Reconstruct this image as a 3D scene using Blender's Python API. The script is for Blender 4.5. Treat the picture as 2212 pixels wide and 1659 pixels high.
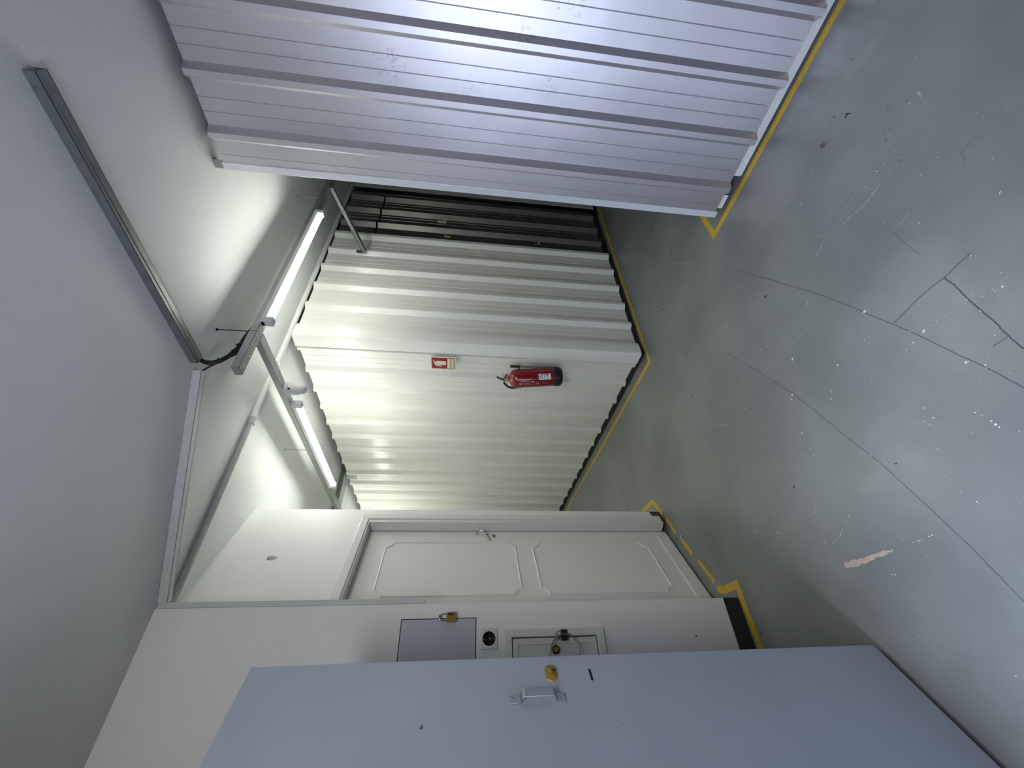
import bpy, bmesh, math, random
from mathutils import Vector, Matrix
for o in list(bpy.data.objects): bpy.data.objects.remove(o)
S = bpy.context.scene
COL = S.collection
PI = math.pi
V = Vector

# ------------------------------------------------------------------ camera
W_PX = 2212.0
F_PX = 900.39
EYE = V((0.0, 0.0, 1.44))
cd = bpy.data.cameras.new('camera'); cam = bpy.data.objects.new('camera', cd); COL.objects.link(cam)
cd.sensor_fit = 'HORIZONTAL'; cd.sensor_width = 36.0; cd.lens = 36.0*F_PX/W_PX
cd.clip_start = 0.02; cd.clip_end = 60
cx = V((-0.042495, -0.121446, -0.991682)); cy = V((-0.773770, 0.632849, -0.044263)); cz = V((0.632040, 0.764691, -0.120864))
m = Matrix.Identity(4)
for i in range(3):
    m[i][0] = cx[i]; m[i][1] = -cy[i]; m[i][2] = -cz[i]
m.translation = EYE
cam.matrix_world = m
S.camera = cam

# ------------------------------------------------------------------ world, daylight, exposure
w = bpy.data.worlds.new('world'); S.world = w; w.use_nodes = True
w.node_tree.nodes['Background'].inputs[0].default_value = (0.55, 0.70, 1.0, 1)
w.node_tree.nodes['Background'].inputs[1].default_value = 0.35
S.view_settings.view_transform = 'Standard'; S.view_settings.look = 'None'
S.view_settings.gamma = 1.0; S.view_settings.exposure = 0.72
S.view_settings.use_curve_mapping = False

def area(name, loc, target, sx, sy, power, col, spread=PI):
    l = bpy.data.lights.new(name, 'AREA'); l.shape = 'RECTANGLE'; l.size = sx; l.size_y = sy
    l.energy = power; l.color = col; l.spread = spread
    o = bpy.data.objects.new(name, l); COL.objects.link(o); o.location = loc
    d = V(target)-V(loc)
    o.rotation_euler = d.to_track_quat('-Z', 'Y').to_euler()
    return o
DAY = (0.69, 0.77, 1.0)
# daylight arriving through the open street doorway, left behind the camera
area('daylight_doorway', (-1.25, 0.75, 1.35), (1.4, 0.65, 0.6), 1.1, 1.9, 33, DAY)
# sky above the street, then an added fill light out of view behind the camera
area('open_sky', (-2.3, 0.70, 3.3), (0.2, 0.85, 0.0), 2.0, 1.8, 190, (0.58, 0.71, 1.0))
area('added_fill_light', (-0.28, -0.60, 2.5), (1.2, 2.6, 0.7), 0.9, 0.3, 7.5, (1.0, 0.97, 0.95), 2.3)  # added fill for the white door and far sheets; no fixture here
TUBE_STRENGTH = 33.0

# ------------------------------------------------------------------ materials
def mat(name, base, rough=0.5, metal=0.0, spec=0.5, noise=None, bump=None, coat=0.0, emit=None, aniso=None):
    """noise=(scale, amount, detail, second colour) mixes two colours; bump=(scale, strength, distance)"""
    M = bpy.data.materials.new(name); M.use_nodes = True
    nt = M.node_tree; b = nt.nodes['Principled BSDF']
    b.inputs['Base Color'].default_value = (*base, 1); b.inputs['Roughness'].default_value = rough
    b.inputs['Metallic'].default_value = metal; b.inputs['Specular IOR Level'].default_value = spec
    b.inputs['Coat Weight'].default_value = coat
    if emit:
        b.inputs['Emission Color'].default_value = (*emit[0], 1); b.inputs['Emission Strength'].default_value = emit[1]
    geo = nt.nodes.new('ShaderNodeNewGeometry')
    if noise:
        n = nt.nodes.new('ShaderNodeTexNoise'); n.inputs['Scale'].default_value = noise[0]; n.inputs['Detail'].default_value = noise[2]
        nt.links.new(geo.outputs['Position'], n.inputs['Vector'])
        r = nt.nodes.new('ShaderNodeMapRange'); r.inputs[1].default_value = 0.35; r.inputs[2].default_value = 0.7
        r.inputs[4].default_value = noise[1]; nt.links.new(n.outputs[0], r.inputs[0])
        mx = nt.nodes.new('ShaderNodeMix'); mx.data_type = 'RGBA'
        mx.inputs[6].default_value = (*base, 1); mx.inputs[7].default_value = (*noise[3], 1)
        nt.links.new(r.outputs[0], mx.inputs[0]); nt.links.new(mx.outputs[2], b.inputs['Base Color'])
    if bump:
        n2 = nt.nodes.new('ShaderNodeTexNoise'); n2.inputs['Scale'].default_value = bump[0]; n2.inputs['Detail'].default_value = 4
        nt.links.new(geo.outputs['Position'], n2.inputs['Vector'])
        bp = nt.nodes.new('ShaderNodeBump'); bp.inputs['Strength'].default_value = bump[1]; bp.inputs['Distance'].default_value = bump[2]
        nt.links.new(n2.outputs[0], bp.inputs['Height']); nt.links.new(bp.outputs[0], b.inputs['Normal'])
    return M

M = {}
M['ceiling'] = mat('ceiling_plaster', (0.72, 0.73, 0.73), 0.75, bump=(150, 0.5, 0.0028), noise=(5, 0.35, 6, (0.66, 0.665, 0.66)))
M['plaster'] = mat('wall_plaster', (0.84, 0.84, 0.84), 0.55, bump=(170, 0.8, 0.003), noise=(7, 0.3, 6, (0.78, 0.78, 0.775)))
M['bright_zinc'] = mat('bright_zinc', (0.72, 0.75, 0.79), 0.35, 0.35)
M['darkened_wall'] = mat('darkened_unseen_wall', (0.20, 0.20, 0.19), 0.8, bump=(60, 0.5, 0.004))  # unseen walls coloured dark so the silver ribs reflect less light
M['base'] = mat('dark_base_paint', (0.018, 0.022, 0.022), 0.45, bump=(60, 0.3, 0.003))
M['base_far'] = mat('dark_grey_base_paint', (0.05, 0.055, 0.05), 0.5)
M['white_paint'] = mat('white_gloss_paint', (0.74, 0.745, 0.72), 0.36, noise=(3, 0.3, 4, (0.70, 0.70, 0.68)))
M['door_white'] = mat('white_door_paint', (0.82, 0.82, 0.785), 0.34, noise=(6, 0.3, 5, (0.79, 0.79, 0.755)), bump=(160, 0.12, 0.001))
M['sheet_white'] = mat('white_lacquered_sheet', (0.74, 0.74, 0.70), 0.26, bump=(2.4, 0.07, 0.01), noise=(2.5, 0.4, 5, (0.71, 0.71, 0.67)))
M['galv'] = mat('galvanised_steel', (0.36, 0.39, 0.385), 0.38, 0.7, noise=(38, 0.6, 5, (0.25, 0.275, 0.27)))
M['galv_dull'] = mat('dull_galvanised_channel', (0.22, 0.25, 0.25), 0.42, 0.6, noise=(30, 0.6, 5, (0.15, 0.17, 0.17)))
M['galv_dark'] = mat('galvanised_sheet_dark', (0.36, 0.36, 0.345), 0.34, 0.92, noise=(9, 0.5, 4, (0.28, 0.28, 0.27)))
M['galv_scrib'] = mat('galvanised_steel_scribbled', (0.50, 0.53, 0.51), 0.45, 0.5, noise=(95, 1.0, 2, (0.16, 0.17, 0.16)))
M['trim_white'] = mat('painted_channel', (0.62, 0.64, 0.65), 0.5, noise=(30, 0.4, 5, (0.52, 0.54, 0.55)))
M['pvc'] = mat('grey_conduit', (0.50, 0.52, 0.50), 0.5, noise=(40, 0.6, 5, (0.36, 0.38, 0.37)))
M['pvc_white'] = mat('painted_conduit', (0.70, 0.71, 0.69), 0.55, bump=(60, 0.3, 0.002))
M['black'] = mat('black_plastic', (0.008, 0.008, 0.009), 0.4)
M['black_metal'] = mat('black_lacquer', (0.012, 0.012, 0.014), 0.3)
M['chrome'] = mat('chrome', (0.62, 0.62, 0.60), 0.16, 1.0)
M['steel'] = mat('steel', (0.50, 0.51, 0.52), 0.32, 1.0)
M['brass'] = mat('brass', (0.42, 0.27, 0.07), 0.38, 0.75, noise=(60, 0.6, 4, (0.30, 0.19, 0.05)))
M['brass_yellow'] = mat('yellow_brass_plate', (0.40, 0.27, 0.06), 0.45, 0.35, noise=(90, 0.7, 4, (0.28, 0.17, 0.03)))
M['yellow'] = mat('yellow_floor_tape', (0.56, 0.36, 0.035), 0.5, noise=(70, 0.55, 6, (0.36, 0.24, 0.03)))
M['red'] = mat('red_enamel', (0.20, 0.006, 0.010), 0.22, coat=0.5)
M['sign_red'] = mat('sign_red', (0.26, 0.006, 0.012), 0.4)
M['cream'] = mat('luminous_cream', (0.66, 0.68, 0.50), 0.5)
M['sign_edge'] = mat('sign_board_edge', (0.62, 0.56, 0.48), 0.5)
M['sign_text'] = mat('red_brown_lettering', (0.30, 0.11, 0.07), 0.5)
M['paper'] = mat('white_sticker', (0.62, 0.64, 0.68), 0.45)
M['print_light'] = mat('pale_print', (0.50, 0.34, 0.36), 0.4)
M['print_grey'] = mat('grey_print', (0.22, 0.24, 0.28), 0.5)
M['orange'] = mat('orange_print', (0.55, 0.16, 0.09), 0.5)
M['green'] = mat('green_print', (0.02, 0.14, 0.07), 0.5)
M['yellow_print'] = mat('olive_print', (0.42, 0.40, 0.10), 0.5)
M['white_plastic'] = mat('white_plastic', (0.62, 0.61, 0.64), 0.32)
M['valve'] = mat('valve_metal', (0.30, 0.24, 0.14), 0.35, 0.8)
M['cabinet_grey'] = mat('grey_cabinet_paint', (0.52, 0.53, 0.60), 0.42)
M['socket_plate'] = mat('socket_plate_white', (0.70, 0.71, 0.72), 0.35)
M['socket_hole'] = mat('socket_dark', (0.015, 0.013, 0.012), 0.4)
M['cable_grey'] = mat('grey_steel_cable', (0.20, 0.21, 0.21), 0.35, 0.6)
M['black_gap'] = mat('dark_joint', (0.012, 0.012, 0.016), 0.8)
M['chip'] = mat('pale_bare_concrete', (0.66, 0.66, 0.62), 0.7)
M['chip_pink'] = mat('pinkish_bare_concrete', (0.52, 0.40, 0.32), 0.75, noise=(160, 1.0, 3, (0.36, 0.27, 0.21)))
M['scratch'] = mat('pale_scratch', (0.34, 0.37, 0.37), 0.6)
M['crack'] = mat('dark_crack', (0.062, 0.072, 0.078), 0.7)
M['crack_faint'] = mat('faint_crack', (0.105, 0.118, 0.12), 0.6)
M['black_spot'] = mat('black_spatter', (0.012, 0.010, 0.012), 0.5)
M['brown_spot'] = mat('brown_stain', (0.10, 0.075, 0.06), 0.6)
M['door_blue'] = mat('blue_grey_door_paint', (0.385, 0.445, 0.52), 0.30, spec=0.6, noise=(4, 0.6, 6, (0.33, 0.385, 0.455)))
M['tube'] = mat('lit_tube', (0.9, 0.9, 0.9), 0.4, emit=((0.97, 1.0, 0.88), TUBE_STRENGTH))
M['lamp_house'] = mat('lamp_housing', (0.72, 0.73, 0.72), 0.25, coat=0.3)

# floor: worn epoxy paint with mottling
def floor_material():
    Mt = mat('grey_green_epoxy_floor', (0.135, 0.160, 0.150), 0.42, spec=0.5)
    nt = Mt.node_tree; b = nt.nodes['Principled BSDF']
    geo = nt.nodes.new('ShaderNodeNewGeometry')
    n1 = nt.nodes.new('ShaderNodeTexNoise'); n1.inputs['Scale'].default_value = 2.2; n1.inputs['Detail'].default_value = 6
    n2 = nt.nodes.new('ShaderNodeTexNoise'); n2.inputs['Scale'].default_value = 420; n2.inputs['Detail'].default_value = 2
    n3 = nt.nodes.new('ShaderNodeTexNoise'); n3.inputs['Scale'].default_value = 14; n3.inputs['Detail'].default_value = 8
    for n in (n1, n2, n3): nt.links.new(geo.outputs['Position'], n.inputs['Vector'])
    mx = nt.nodes.new('ShaderNodeMix'); mx.data_type = 'RGBA'
    mx.inputs[6].default_value = (0.160, 0.170, 0.162, 1); mx.inputs[7].default_value = (0.205, 0.215, 0.203, 1)
    r1 = nt.nodes.new('ShaderNodeMapRange'); r1.inputs[1].default_value = 0.38; r1.inputs[2].default_value = 0.62
    nt.links.new(n1.outputs[0], r1.inputs[0]); nt.links.new(r1.outputs[0], mx.inputs[0])
    r2 = nt.nodes.new('ShaderNodeMapRange'); r2.inputs[1].default_value = 0.3; r2.inputs[2].default_value = 0.7; r2.inputs[3].default_value = 0.86; r2.inputs[4].default_value = 1.12
    nt.links.new(n2.outputs[0], r2.inputs[0])
    mm = nt.nodes.new('ShaderNodeMix'); mm.data_type = 'RGBA'; mm.blend_type = 'MULTIPLY'; mm.inputs[0].default_value = 1
    nt.links.new(mx.outputs[2], mm.inputs[6]); nt.links.new(r2.outputs[0], mm.inputs[7])
    nt.links.new(mm.outputs[2], b.inputs['Base Color'])
    r3 = nt.nodes.new('ShaderNodeMapRange'); r3.inputs[1].default_value = 0.35; r3.inputs[2].default_value = 0.65; r3.inputs[3].default_value = 0.28; r3.inputs[4].default_value = 0.40
    nt.links.new(n3.outputs[0], r3.inputs[0]); nt.links.new(r3.outputs[0], b.inputs['Roughness'])
    return Mt
M['floor'] = floor_material()

# silver sheet: brushed zinc paint with greasy hand marks at three places
def silver_material():
    Mt = mat('silver_metallic_sheet', (0.60, 0.60, 0.645), 0.43, 1.0)
    nt = Mt.node_tree; b = nt.nodes['Principled BSDF']
    geo = nt.nodes.new('ShaderNodeNewGeometry')
    acc = None
    for (c, r) in (((2.2, 0.56, 1.80), 0.11), ((2.2, 0.61, 1.47), 0.06), ((2.2, 0.57, 1.10), 0.06), ((2.2, 0.40, 1.25), 0.07), ((2.2, 0.30, 1.05), 0.06)):
        d = nt.nodes.new('ShaderNodeVectorMath'); d.operation = 'DISTANCE'; d.inputs[1].default_value = c
        nt.links.new(geo.outputs['Position'], d.inputs[0])
        mr = nt.nodes.new('ShaderNodeMapRange'); mr.inputs[1].default_value = r*0.4; mr.inputs[2].default_value = r; mr.inputs[3].default_value = 1; mr.inputs[4].default_value = 0
        nt.links.new(d.outputs['Value'], mr.inputs[0])
        if acc is None: acc = mr.outputs[0]
        else:
            mx = nt.nodes.new('ShaderNodeMath'); mx.operation = 'MAXIMUM'
            nt.links.new(acc, mx.inputs[0]); nt.links.new(mr.outputs[0], mx.inputs[1]); acc = mx.outputs[0]
    n = nt.nodes.new('ShaderNodeTexNoise'); n.inputs['Scale'].default_value = 34; n.inputs['Detail'].default_value = 3; n.inputs['Distortion'].default_value = 1.5
    nt.links.new(geo.outputs['Position'], n.inputs['Vector'])
    mr = nt.nodes.new('ShaderNodeMapRange'); mr.inputs[1].default_value = 0.53; mr.inputs[2].default_value = 0.62
    nt.links.new(n.outputs[0], mr.inputs[0])
    mu = nt.nodes.new('ShaderNodeMath'); mu.operation = 'MULTIPLY'; nt.links.new(acc, mu.inputs[0]); nt.links.new(mr.outputs[0], mu.inputs[1])
    mc = nt.nodes.new('ShaderNodeMix'); mc.data_type = 'RGBA'
    mc.inputs[6].default_value = (0.68, 0.67, 0.70, 1); mc.inputs[7].default_value = (0.55, 0.545, 0.57, 1)
    nt.links.new(mu.outputs[0], mc.inputs[0]); nt.links.new(mc.outputs[2], b.inputs['Base Color'])
    n2 = nt.nodes.new('ShaderNodeTexNoise'); n2.inputs['Scale'].default_value = 3.0; n2.inputs['Detail'].default_value = 2
    nt.links.new(geo.outputs['Position'], n2.inputs['Vector'])
    bp = nt.nodes.new('ShaderNodeBump'); bp.inputs['Strength'].default_value = 0.35; bp.inputs['Distance'].default_value = 0.012
    nt.links.new(n2.outputs[0], bp.inputs['Height']); nt.links.new(bp.outputs[0], b.inputs['Normal'])
    return Mt
M['silver'] = silver_material()

# ------------------------------------------------------------------ mesh helpers
WORLD = {}
def BM(): return bmesh.new()
def box(bm, a, b):
    a = V(a); b = V(b)
    vs = [bm.verts.new((x, y, z)) for x in (a.x, b.x) for y in (a.y, b.y) for z in (a.z, b.z)]
    for f in ((0,1,3,2),(4,6,7,5),(0,4,5,1),(2,3,7,6),(0,2,6,4),(1,5,7,3)): bm.faces.new([vs[i] for i in f])
    return vs
def fbox(bm, o, ux, uy, uz, a, b):
    """box with corners a, b in the frame (o; ux, uy, uz)"""
    vs = box(bm, a, b)
    for v in vs: v.co = o+ux*v.co.x+uy*v.co.y+uz*v.co.z
    return vs
def frame_of(d):
    d = d.normalized(); h = V((0,0,1)) if abs(d.z) < 0.95 else V((1,0,0))
    a = d.cross(h).normalized(); return a, d.cross(a).normalized(), d
def tube(bm, pts, r, n=12, cap=True, closed=False):
    pts = [V(p) for p in pts]; rings = []
    N = len(pts); pa = None
    for i, p in enumerate(pts):
        if closed: d = pts[(i+1) % N]-pts[i-1]
        else: d = pts[min(i+1, N-1)]-pts[max(i-1, 0)]
        d.normalize()
        if pa is None: a, b, _ = frame_of(d)
        else:
            a = (pa-d*pa.dot(d)).normalized(); b = d.cross(a).normalized()
        pa = a
        rr = r[i] if isinstance(r, (list, tuple)) else r
        rings.append([bm.verts.new(p+a*(math.cos(2*PI*k/n)*rr)+b*(math.sin(2*PI*k/n)*rr)) for k in range(n)])
    M_ = N if closed else N-1
    for i in range(M_):
        A = rings[i]; B = rings[(i+1) % N]
        for k in range(n): bm.faces.new((A[k], A[(k+1) % n], B[(k+1) % n], B[k]))
    if cap and not closed:
        bm.faces.new(rings[0][::-1]); bm.faces.new(rings[-1])
def smooth_path(pts, k=6):
    pts = [V(p) for p in pts]; out = []
    for i in range(len(pts)-1):
        p0 = pts[max(i-1, 0)]; p1 = pts[i]; p2 = pts[i+1]; p3 = pts[min(i+2, len(pts)-1)]
        for j in range(k):
            t = j/k
            out.append(0.5*((2*p1)+(p2-p0)*t+(2*p0-5*p1+4*p2-p3)*t*t+(3*p1-p0-3*p2+p3)*t**3))
    out.append(pts[-1]); return out
def lathe(bm, o, axis, prof, n=32):
    """prof: list of (radius, height along axis)"""
    a, b, d = frame_of(V(axis)); rings = []
    for r, h in prof:
        if r < 1e-6: rings.append([bm.verts.new(V(o)+d*h)])
        else: rings.append([bm.verts.new(V(o)+d*h+a*(math.cos(2*PI*k/n)*r)+b*(math.sin(2*PI*k/n)*r)) for k in range(n)])
    for A, B in zip(rings, rings[1:]):
        if len(A) == 1 and len(B) == 1: continue
        for k in range(n):
            if len(A) == 1: bm.faces.new((A[0], B[(k+1) % n], B[k]))
            elif len(B) == 1: bm.faces.new((A[k], A[(k+1) % n], B[0]))
            else: bm.faces.new((A[k], A[(k+1) % n], B[(k+1) % n], B[k]))
def prism(bm, poly, off):
    """poly: 3-D outline, extruded by off"""
    off = V(off); A = [bm.verts.new(V(p)) for p in poly]; B = [bm.verts.new(V(p)+off) for p in poly]; n = len(poly)
    bm.faces.new(A[::-1]); bm.faces.new(B)
    for i in range(n): bm.faces.new((A[i], A[(i+1) % n], B[(i+1) % n], B[i]))
def sweep_strip(bm, line, off):
    """open polyline swept along off (a folded sheet)"""
    off = V(off); A = [bm.verts.new(V(p)) for p in line]; B = [bm.verts.new(V(p)+off) for p in line]
    for i in range(len(line)-1): bm.faces.new((A[i], A[i+1], B[i+1], B[i]))
def holed_slab(bm, outer, holes, off):
    edges = []; off = V(off); loops = []
    for L in [outer]+holes:
        vs = [bm.verts.new(V(p)) for p in L]; loops.append(vs)
        edges += [bm.edges.new((vs[i], vs[(i+1) % len(vs)])) for i in range(len(vs))]
    r = bmesh.ops.triangle_fill(bm, use_beauty=True, use_dissolve=False, edges=edges)
    fs = [g for g in r['geom'] if isinstance(g, bmesh.types.BMFace)]
    e = bmesh.ops.extrude_face_region(bm, geom=fs)
    bmesh.ops.translate(bm, vec=off, verts=[g for g in e['geom'] if isinstance(g, bmesh.types.BMVert)])

def props(o, label=None, cat=None, group=None, kind=None):
    if label: o['label'] = label
    if cat: o['category'] = cat
    if group: o['group'] = group
    if kind: o['kind'] = kind
def empty(name, loc, label=None, cat=None, group=None, kind=None):
    o = bpy.data.objects.new(name, None); COL.objects.link(o); o.location = loc; o.empty_display_size = 0.05
    WORLD[o.name] = V(loc); props(o, label, cat, group, kind); return o
def obj(name, bm, material, parent=None, smooth=False, bevel=0, solid=0, label=None, cat=None, group=None, kind=None, segs=2, auto=None):
    """bm is in world coordinates; the object's origin goes to the base centre of its bounds"""
    bmesh.ops.recalc_face_normals(bm, faces=bm.faces)
    xs = [v.co for v in bm.verts]
    lo = V((min(v.x for v in xs), min(v.y for v in xs), min(v.z for v in xs))); hi = V((max(v.x for v in xs), max(v.y for v in xs), max(v.z for v in xs)))
    org = V(((lo.x+hi.x)/2, (lo.y+hi.y)/2, lo.z))
    for v in bm.verts: v.co -= org
    me = bpy.data.meshes.new(name); bm.to_mesh(me); bm.free()
    me.materials.append(material)
    o = bpy.data.objects.new(name, me); COL.objects.link(o)
    pw = V((0,0,0))
    if parent is not None: o.parent = parent; pw = WORLD[parent.name]
    o.location = org-pw; WORLD[o.name] = org
    if smooth:
        for p in me.polygons: p.use_smooth = True
        me.set_sharp_from_angle(angle=math.radians(auto or 40))
    if solid:
        md = o.modifiers.new('thickness', 'SOLIDIFY'); md.thickness = solid; md.offset = 0
    if bevel:
        md = o.modifiers.new('edge', 'BEVEL'); md.width = bevel; md.segments = segs; md.limit_method = 'ANGLE'
    props(o, label, cat, group, kind); return o
def dup(root, loc, label=None, group=None, rot=0.0):
    r = root.copy(); COL.objects.link(r); r.location = loc; r.rotation_euler = (0, 0, rot); WORLD[r.name] = V(loc)
    if label: r['label'] = label
    if group: r['group'] = group
    for ch in list(root.children):
        c = ch.copy(); COL.objects.link(c); c.parent = r
        for g in ch.children:
            d = g.copy(); COL.objects.link(d); d.parent = c
    return r

Z = V((0,0,1)); X = V((1,0,0)); Y = V((0,1,0))
ZC = 2.70                                   # ceiling height
D3 = V((0.836, 0.549, 0)).normalized()      # run of the splayed wall with the white door
N3 = V((-D3.y, D3.x, 0))                    # into that wall
P3 = V((1.130, 2.726, 0))                   # its free corner on the floor

# ------------------------------------------------------------------ room shell
bm = BM(); box(bm, (-0.75, -9.2, -0.12), (7.4, 8.0, 0)); floor = obj('floor', bm, M['floor'], kind='structure')
bm = BM(); box(bm, (-0.75, -9.2, ZC), (7.4, 8.0, ZC+0.12)); obj('ceiling', bm, M['ceiling'], kind='structure')
bm = BM(); box(bm, (7.2, -9.2, 0), (7.32, 8.0, ZC)); obj('wall_right', bm, M['plaster'], kind='structure')
bm = BM(); box(bm, (-0.75, 7.8, 0), (7.2, 7.92, ZC)); obj('wall_end', bm, M['plaster'], kind='structure')
bm = BM(); box(bm, (-0.75, -9.1, 0), (7.2, -9.0, ZC)); obj('wall_back', bm, M['darkened_wall'], kind='structure')
# left wall with the open street doorway (y 0.24 .. 1.02)
bm = BM()
holed_slab(bm, [(-0.62,-9.0,0),(-0.62,0.24,0),(-0.62,0.24,2.06),(-0.62,1.02,2.06),(-0.62,1.02,0),(-0.62,2.165,0),(-0.62,2.165,ZC),(-0.62,-9.0,ZC)], [], (-0.13,0,0))
obj('wall_left', bm, M['darkened_wall'], kind='structure')
bm = BM(); box(bm, (-6.0,-4.0,-0.14), (-0.75,5.0,-0.02)); obj('pavement', bm, M['base_far'], kind='structure')
# near cupboard wall, facing the camera: corner at x=0.449
YW = 2.165
bm = BM()
def circ(c, ux, uy, r, n=28): return [V(c)+ux*(r*math.cos(2*PI*k/n))+uy*(r*math.sin(2*PI*k/n)) for k in range(n)]
SOCK = V((0.302, YW, 1.266))
outer = [(-0.75,YW,0.082),(0.449,YW,0.082),(0.449,YW,ZC),(-0.75,YW,ZC)]
holes = [[(0.03,YW,1.323),(0.388,YW,1.323),(0.388,YW,1.661),(0.03,YW,1.661)],
         [(-0.02,YW,0.772),(0.304,YW,0.772),(0.304,YW,1.168),(-0.02,YW,1.168)],
         circ(SOCK, X, Z, 0.030)]
holed_slab(bm, outer, holes, (0,0.115,0))
obj('wall_front_near', bm, M['plaster'], kind='structure')
bm = BM(); box(bm, (-0.75, YW+0.114, 0), (0.45, YW+0.13, ZC)); obj('wall_front_backing', bm, M['black_gap'], kind='structure')
bm = BM(); box(bm, (-0.75, YW-0.001, 0), (0.4495, YW+0.12, 0.0815)); obj('baseboard_near', bm, M['base'], kind='structure')
# splayed wall holding the white door, with the small round hole
def S3(u, z, d=0.0): return P3+D3*u+N3*d+Z*z     # u along the wall (negative = toward camera side), d into the wall
bm = BM()
HC = (-0.452, 2.410)
outer = [S3(0,0.075),S3(0,ZC),S3(-0.80,ZC),S3(-0.80,1.985),S3(-0.105,1.985),S3(-0.105,0.075)]
hole = [S3(HC[0]+0.017*math.cos(a)+0.004*math.sin(2*a), HC[1]+0.029*math.sin(a)) for a in [2*PI*k/24 for k in range(24)]]
holed_slab(bm, outer, [hole], N3*0.13)
wd = obj('wall_front_splayed', bm, M['plaster'], kind='structure')
bm = BM(); lathe(bm, S3(HC[0], HC[1], 0.07), N3, [(0.05,0),(0.05,0.055),(0.0,0.055)], 20); obj('pipe_in_hole', bm, M['base_far'], wd, smooth=True)
bm = BM(); tube(bm, smooth_path([S3(HC[0]+0.012, HC[1]+0.005, 0.02), S3(HC[0]-0.002, HC[1]-0.004, 0.03), S3(HC[0]+0.008, HC[1]-0.026, 0.03)]), 0.006, 8); obj('pipe_rim', bm, M['white_plastic'], wd, smooth=True)
# its return face running away down the corridor
bm = BM(); prism(bm, [S3(0,0.0,0.13), S3(-0.004,0,0.002), P3+V((0.0,4.9,0)), P3+V((-0.2,4.9,0))], (0,0,ZC)); obj('wall_corridor_left', bm, M['plaster'], kind='structure')
bm = BM(); box(bm, (-0.75, YW+0.13, 0), (-0.62, 7.8, ZC)); obj('wall_store_left', bm, M['plaster'], kind='structure')
bm = BM(); fbox(bm, P3, D3, N3, Z, (-0.104,-0.001,0), (-0.001,0.12,0.074)); obj('baseboard_splayed', bm, M['base_far'], kind='structure')

# ------------------------------------------------------------------ white panelled door (door_1)
d1 = empty('door_1', S3(-0.49, 0), 'white two panel door with chrome bow handle set in the splayed wall', 'door', kind='structure')
bm = BM(); fbox(bm, P3, D3, N3, Z, (-0.875,0.062,0.012), (-0.137,0.10,1.972)); obj('leaf', bm, M['door_white'], d1, bevel=0.002)
def panel_bead(u0, u1, z0, z1, c=0.042):
    pts = []
    def arc(cu, czz, a0, a1):
        for k in range(7):
            a = a0+(a1-a0)*k/6; pts.append((cu+c*math.cos(a), czz+c*math.sin(a)))
    # concave corners
    arc(u0, z0, PI/2, 0); arc(u1, z0, PI, PI/2); arc(u1, z1, 3*PI/2, PI); arc(u0, z1, 2*PI, 3*PI/2)
    bm = BM(); n = len(pts); wd_ = 0.0065
    prof = [(-wd_, 0.0), (-wd_*0.5, 0.0065), (wd_*0.5, 0.0045), (wd_, 0.0)]
    rings = []
    for i in range(n):
        p0 = V((*pts[i-1], 0)); p1 = V((*pts[i], 0)); p2 = V((*pts[(i+1) % n], 0))
        t = ((p1-p0).normalized()+(p2-p1).normalized())
        t = t.normalized() if t.length > 1e-4 else (p2-p1).normalized()
        nn = V((t.y, -t.x, 0))
        rings.append([bm.verts.new(S3(p1.x+nn.x*a, p1.y+nn.y*a, 0.062-h)) for a, h in prof])
    for i in range(n):
        A = rings[i]; B = rings[(i+1) % n]
        for k in range(3): bm.faces.new((A[k], A[k+1], B[k+1], B[k]))
    return bm
obj('panel_moulding', panel_bead(-0.673, -0.251, 1.062, 1.845), M['door_white'], d1)
obj('panel_moulding', panel_bead(-0.673, -0.255, 0.199, 0.956), M['door_white'], d1)
bm = BM(); fbox(bm, P3, D3, N3, Z, (-0.87,0.057,0.012), (-0.150,0.0625,0.092)); obj('kick_rail', bm, M['door_white'], d1, bevel=0.003)
bm = BM(); fbox(bm, P3, D3, N3, Z, (-0.213,0.0605,0.905), (-0.190,0.0625,1.10)); obj('cover_strip', bm, M['door_white'], d1, bevel=0.001)
# casing and jamb
bm = BM()
for a, b in (((-0.112,-0.014,0.035),(-0.066,0.0,2.022)), ((-0.80,-0.014,1.978),(-0.112,0.0,2.022))): fbox(bm, P3, D3, N3, Z, a, b)
cs = obj('casing', bm, M['white_paint'], d1, bevel=0.004)
bm = BM()
for a, b in (((-0.138,-0.006,0.03),(-0.105,0.12,1.985)), ((-0.875,-0.006,1.970),(-0.138,0.12,1.998))): fbox(bm, P3, D3, N3, Z, a, b)
obj('jamb', bm, M['white_paint'], d1, bevel=0.002)
bm = BM(); fbox(bm, P3, D3, N3, Z, (-0.1385,0.060,0.012), (-0.1365,0.101,1.972)); obj('joint', bm, M['black_gap'], d1)
bm = BM(); fbox(bm, P3, D3, N3, Z, (-0.875,0.0605,1.9695), (-0.137,0.1,1.9725)); obj('joint', bm, M['black_gap'], d1)
bm = BM(); h0 = S3(-0.163,1.300,0.060); h1 = S3(-0.222,1.220,0.060)
path = smooth_path([h0-N3*0.006, h0.lerp(h1,0.12)-N3*0.016, h0.lerp(h1,0.35)-N3*0.034, h0.lerp(h1,0.65)-N3*0.034, h0.lerp(h1,0.88)-N3*0.016, h1-N3*0.006], 6)
tube(bm, path, [0.0035+0.0028*math.sin(PI*i/(len(path)-1)) for i in range(len(path))], 10)
hd = obj('handle', bm, M['chrome'], d1, smooth=True)
for p in (h0, h1):
    bm = BM(); lathe(bm, p+N3*0.003, -N3, [(0.0,0),(0.010,0),(0.010,0.004),(0.006,0.008),(0,0.009)], 18); obj('handle_rose', bm, M['chrome'], hd, smooth=True)
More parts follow.
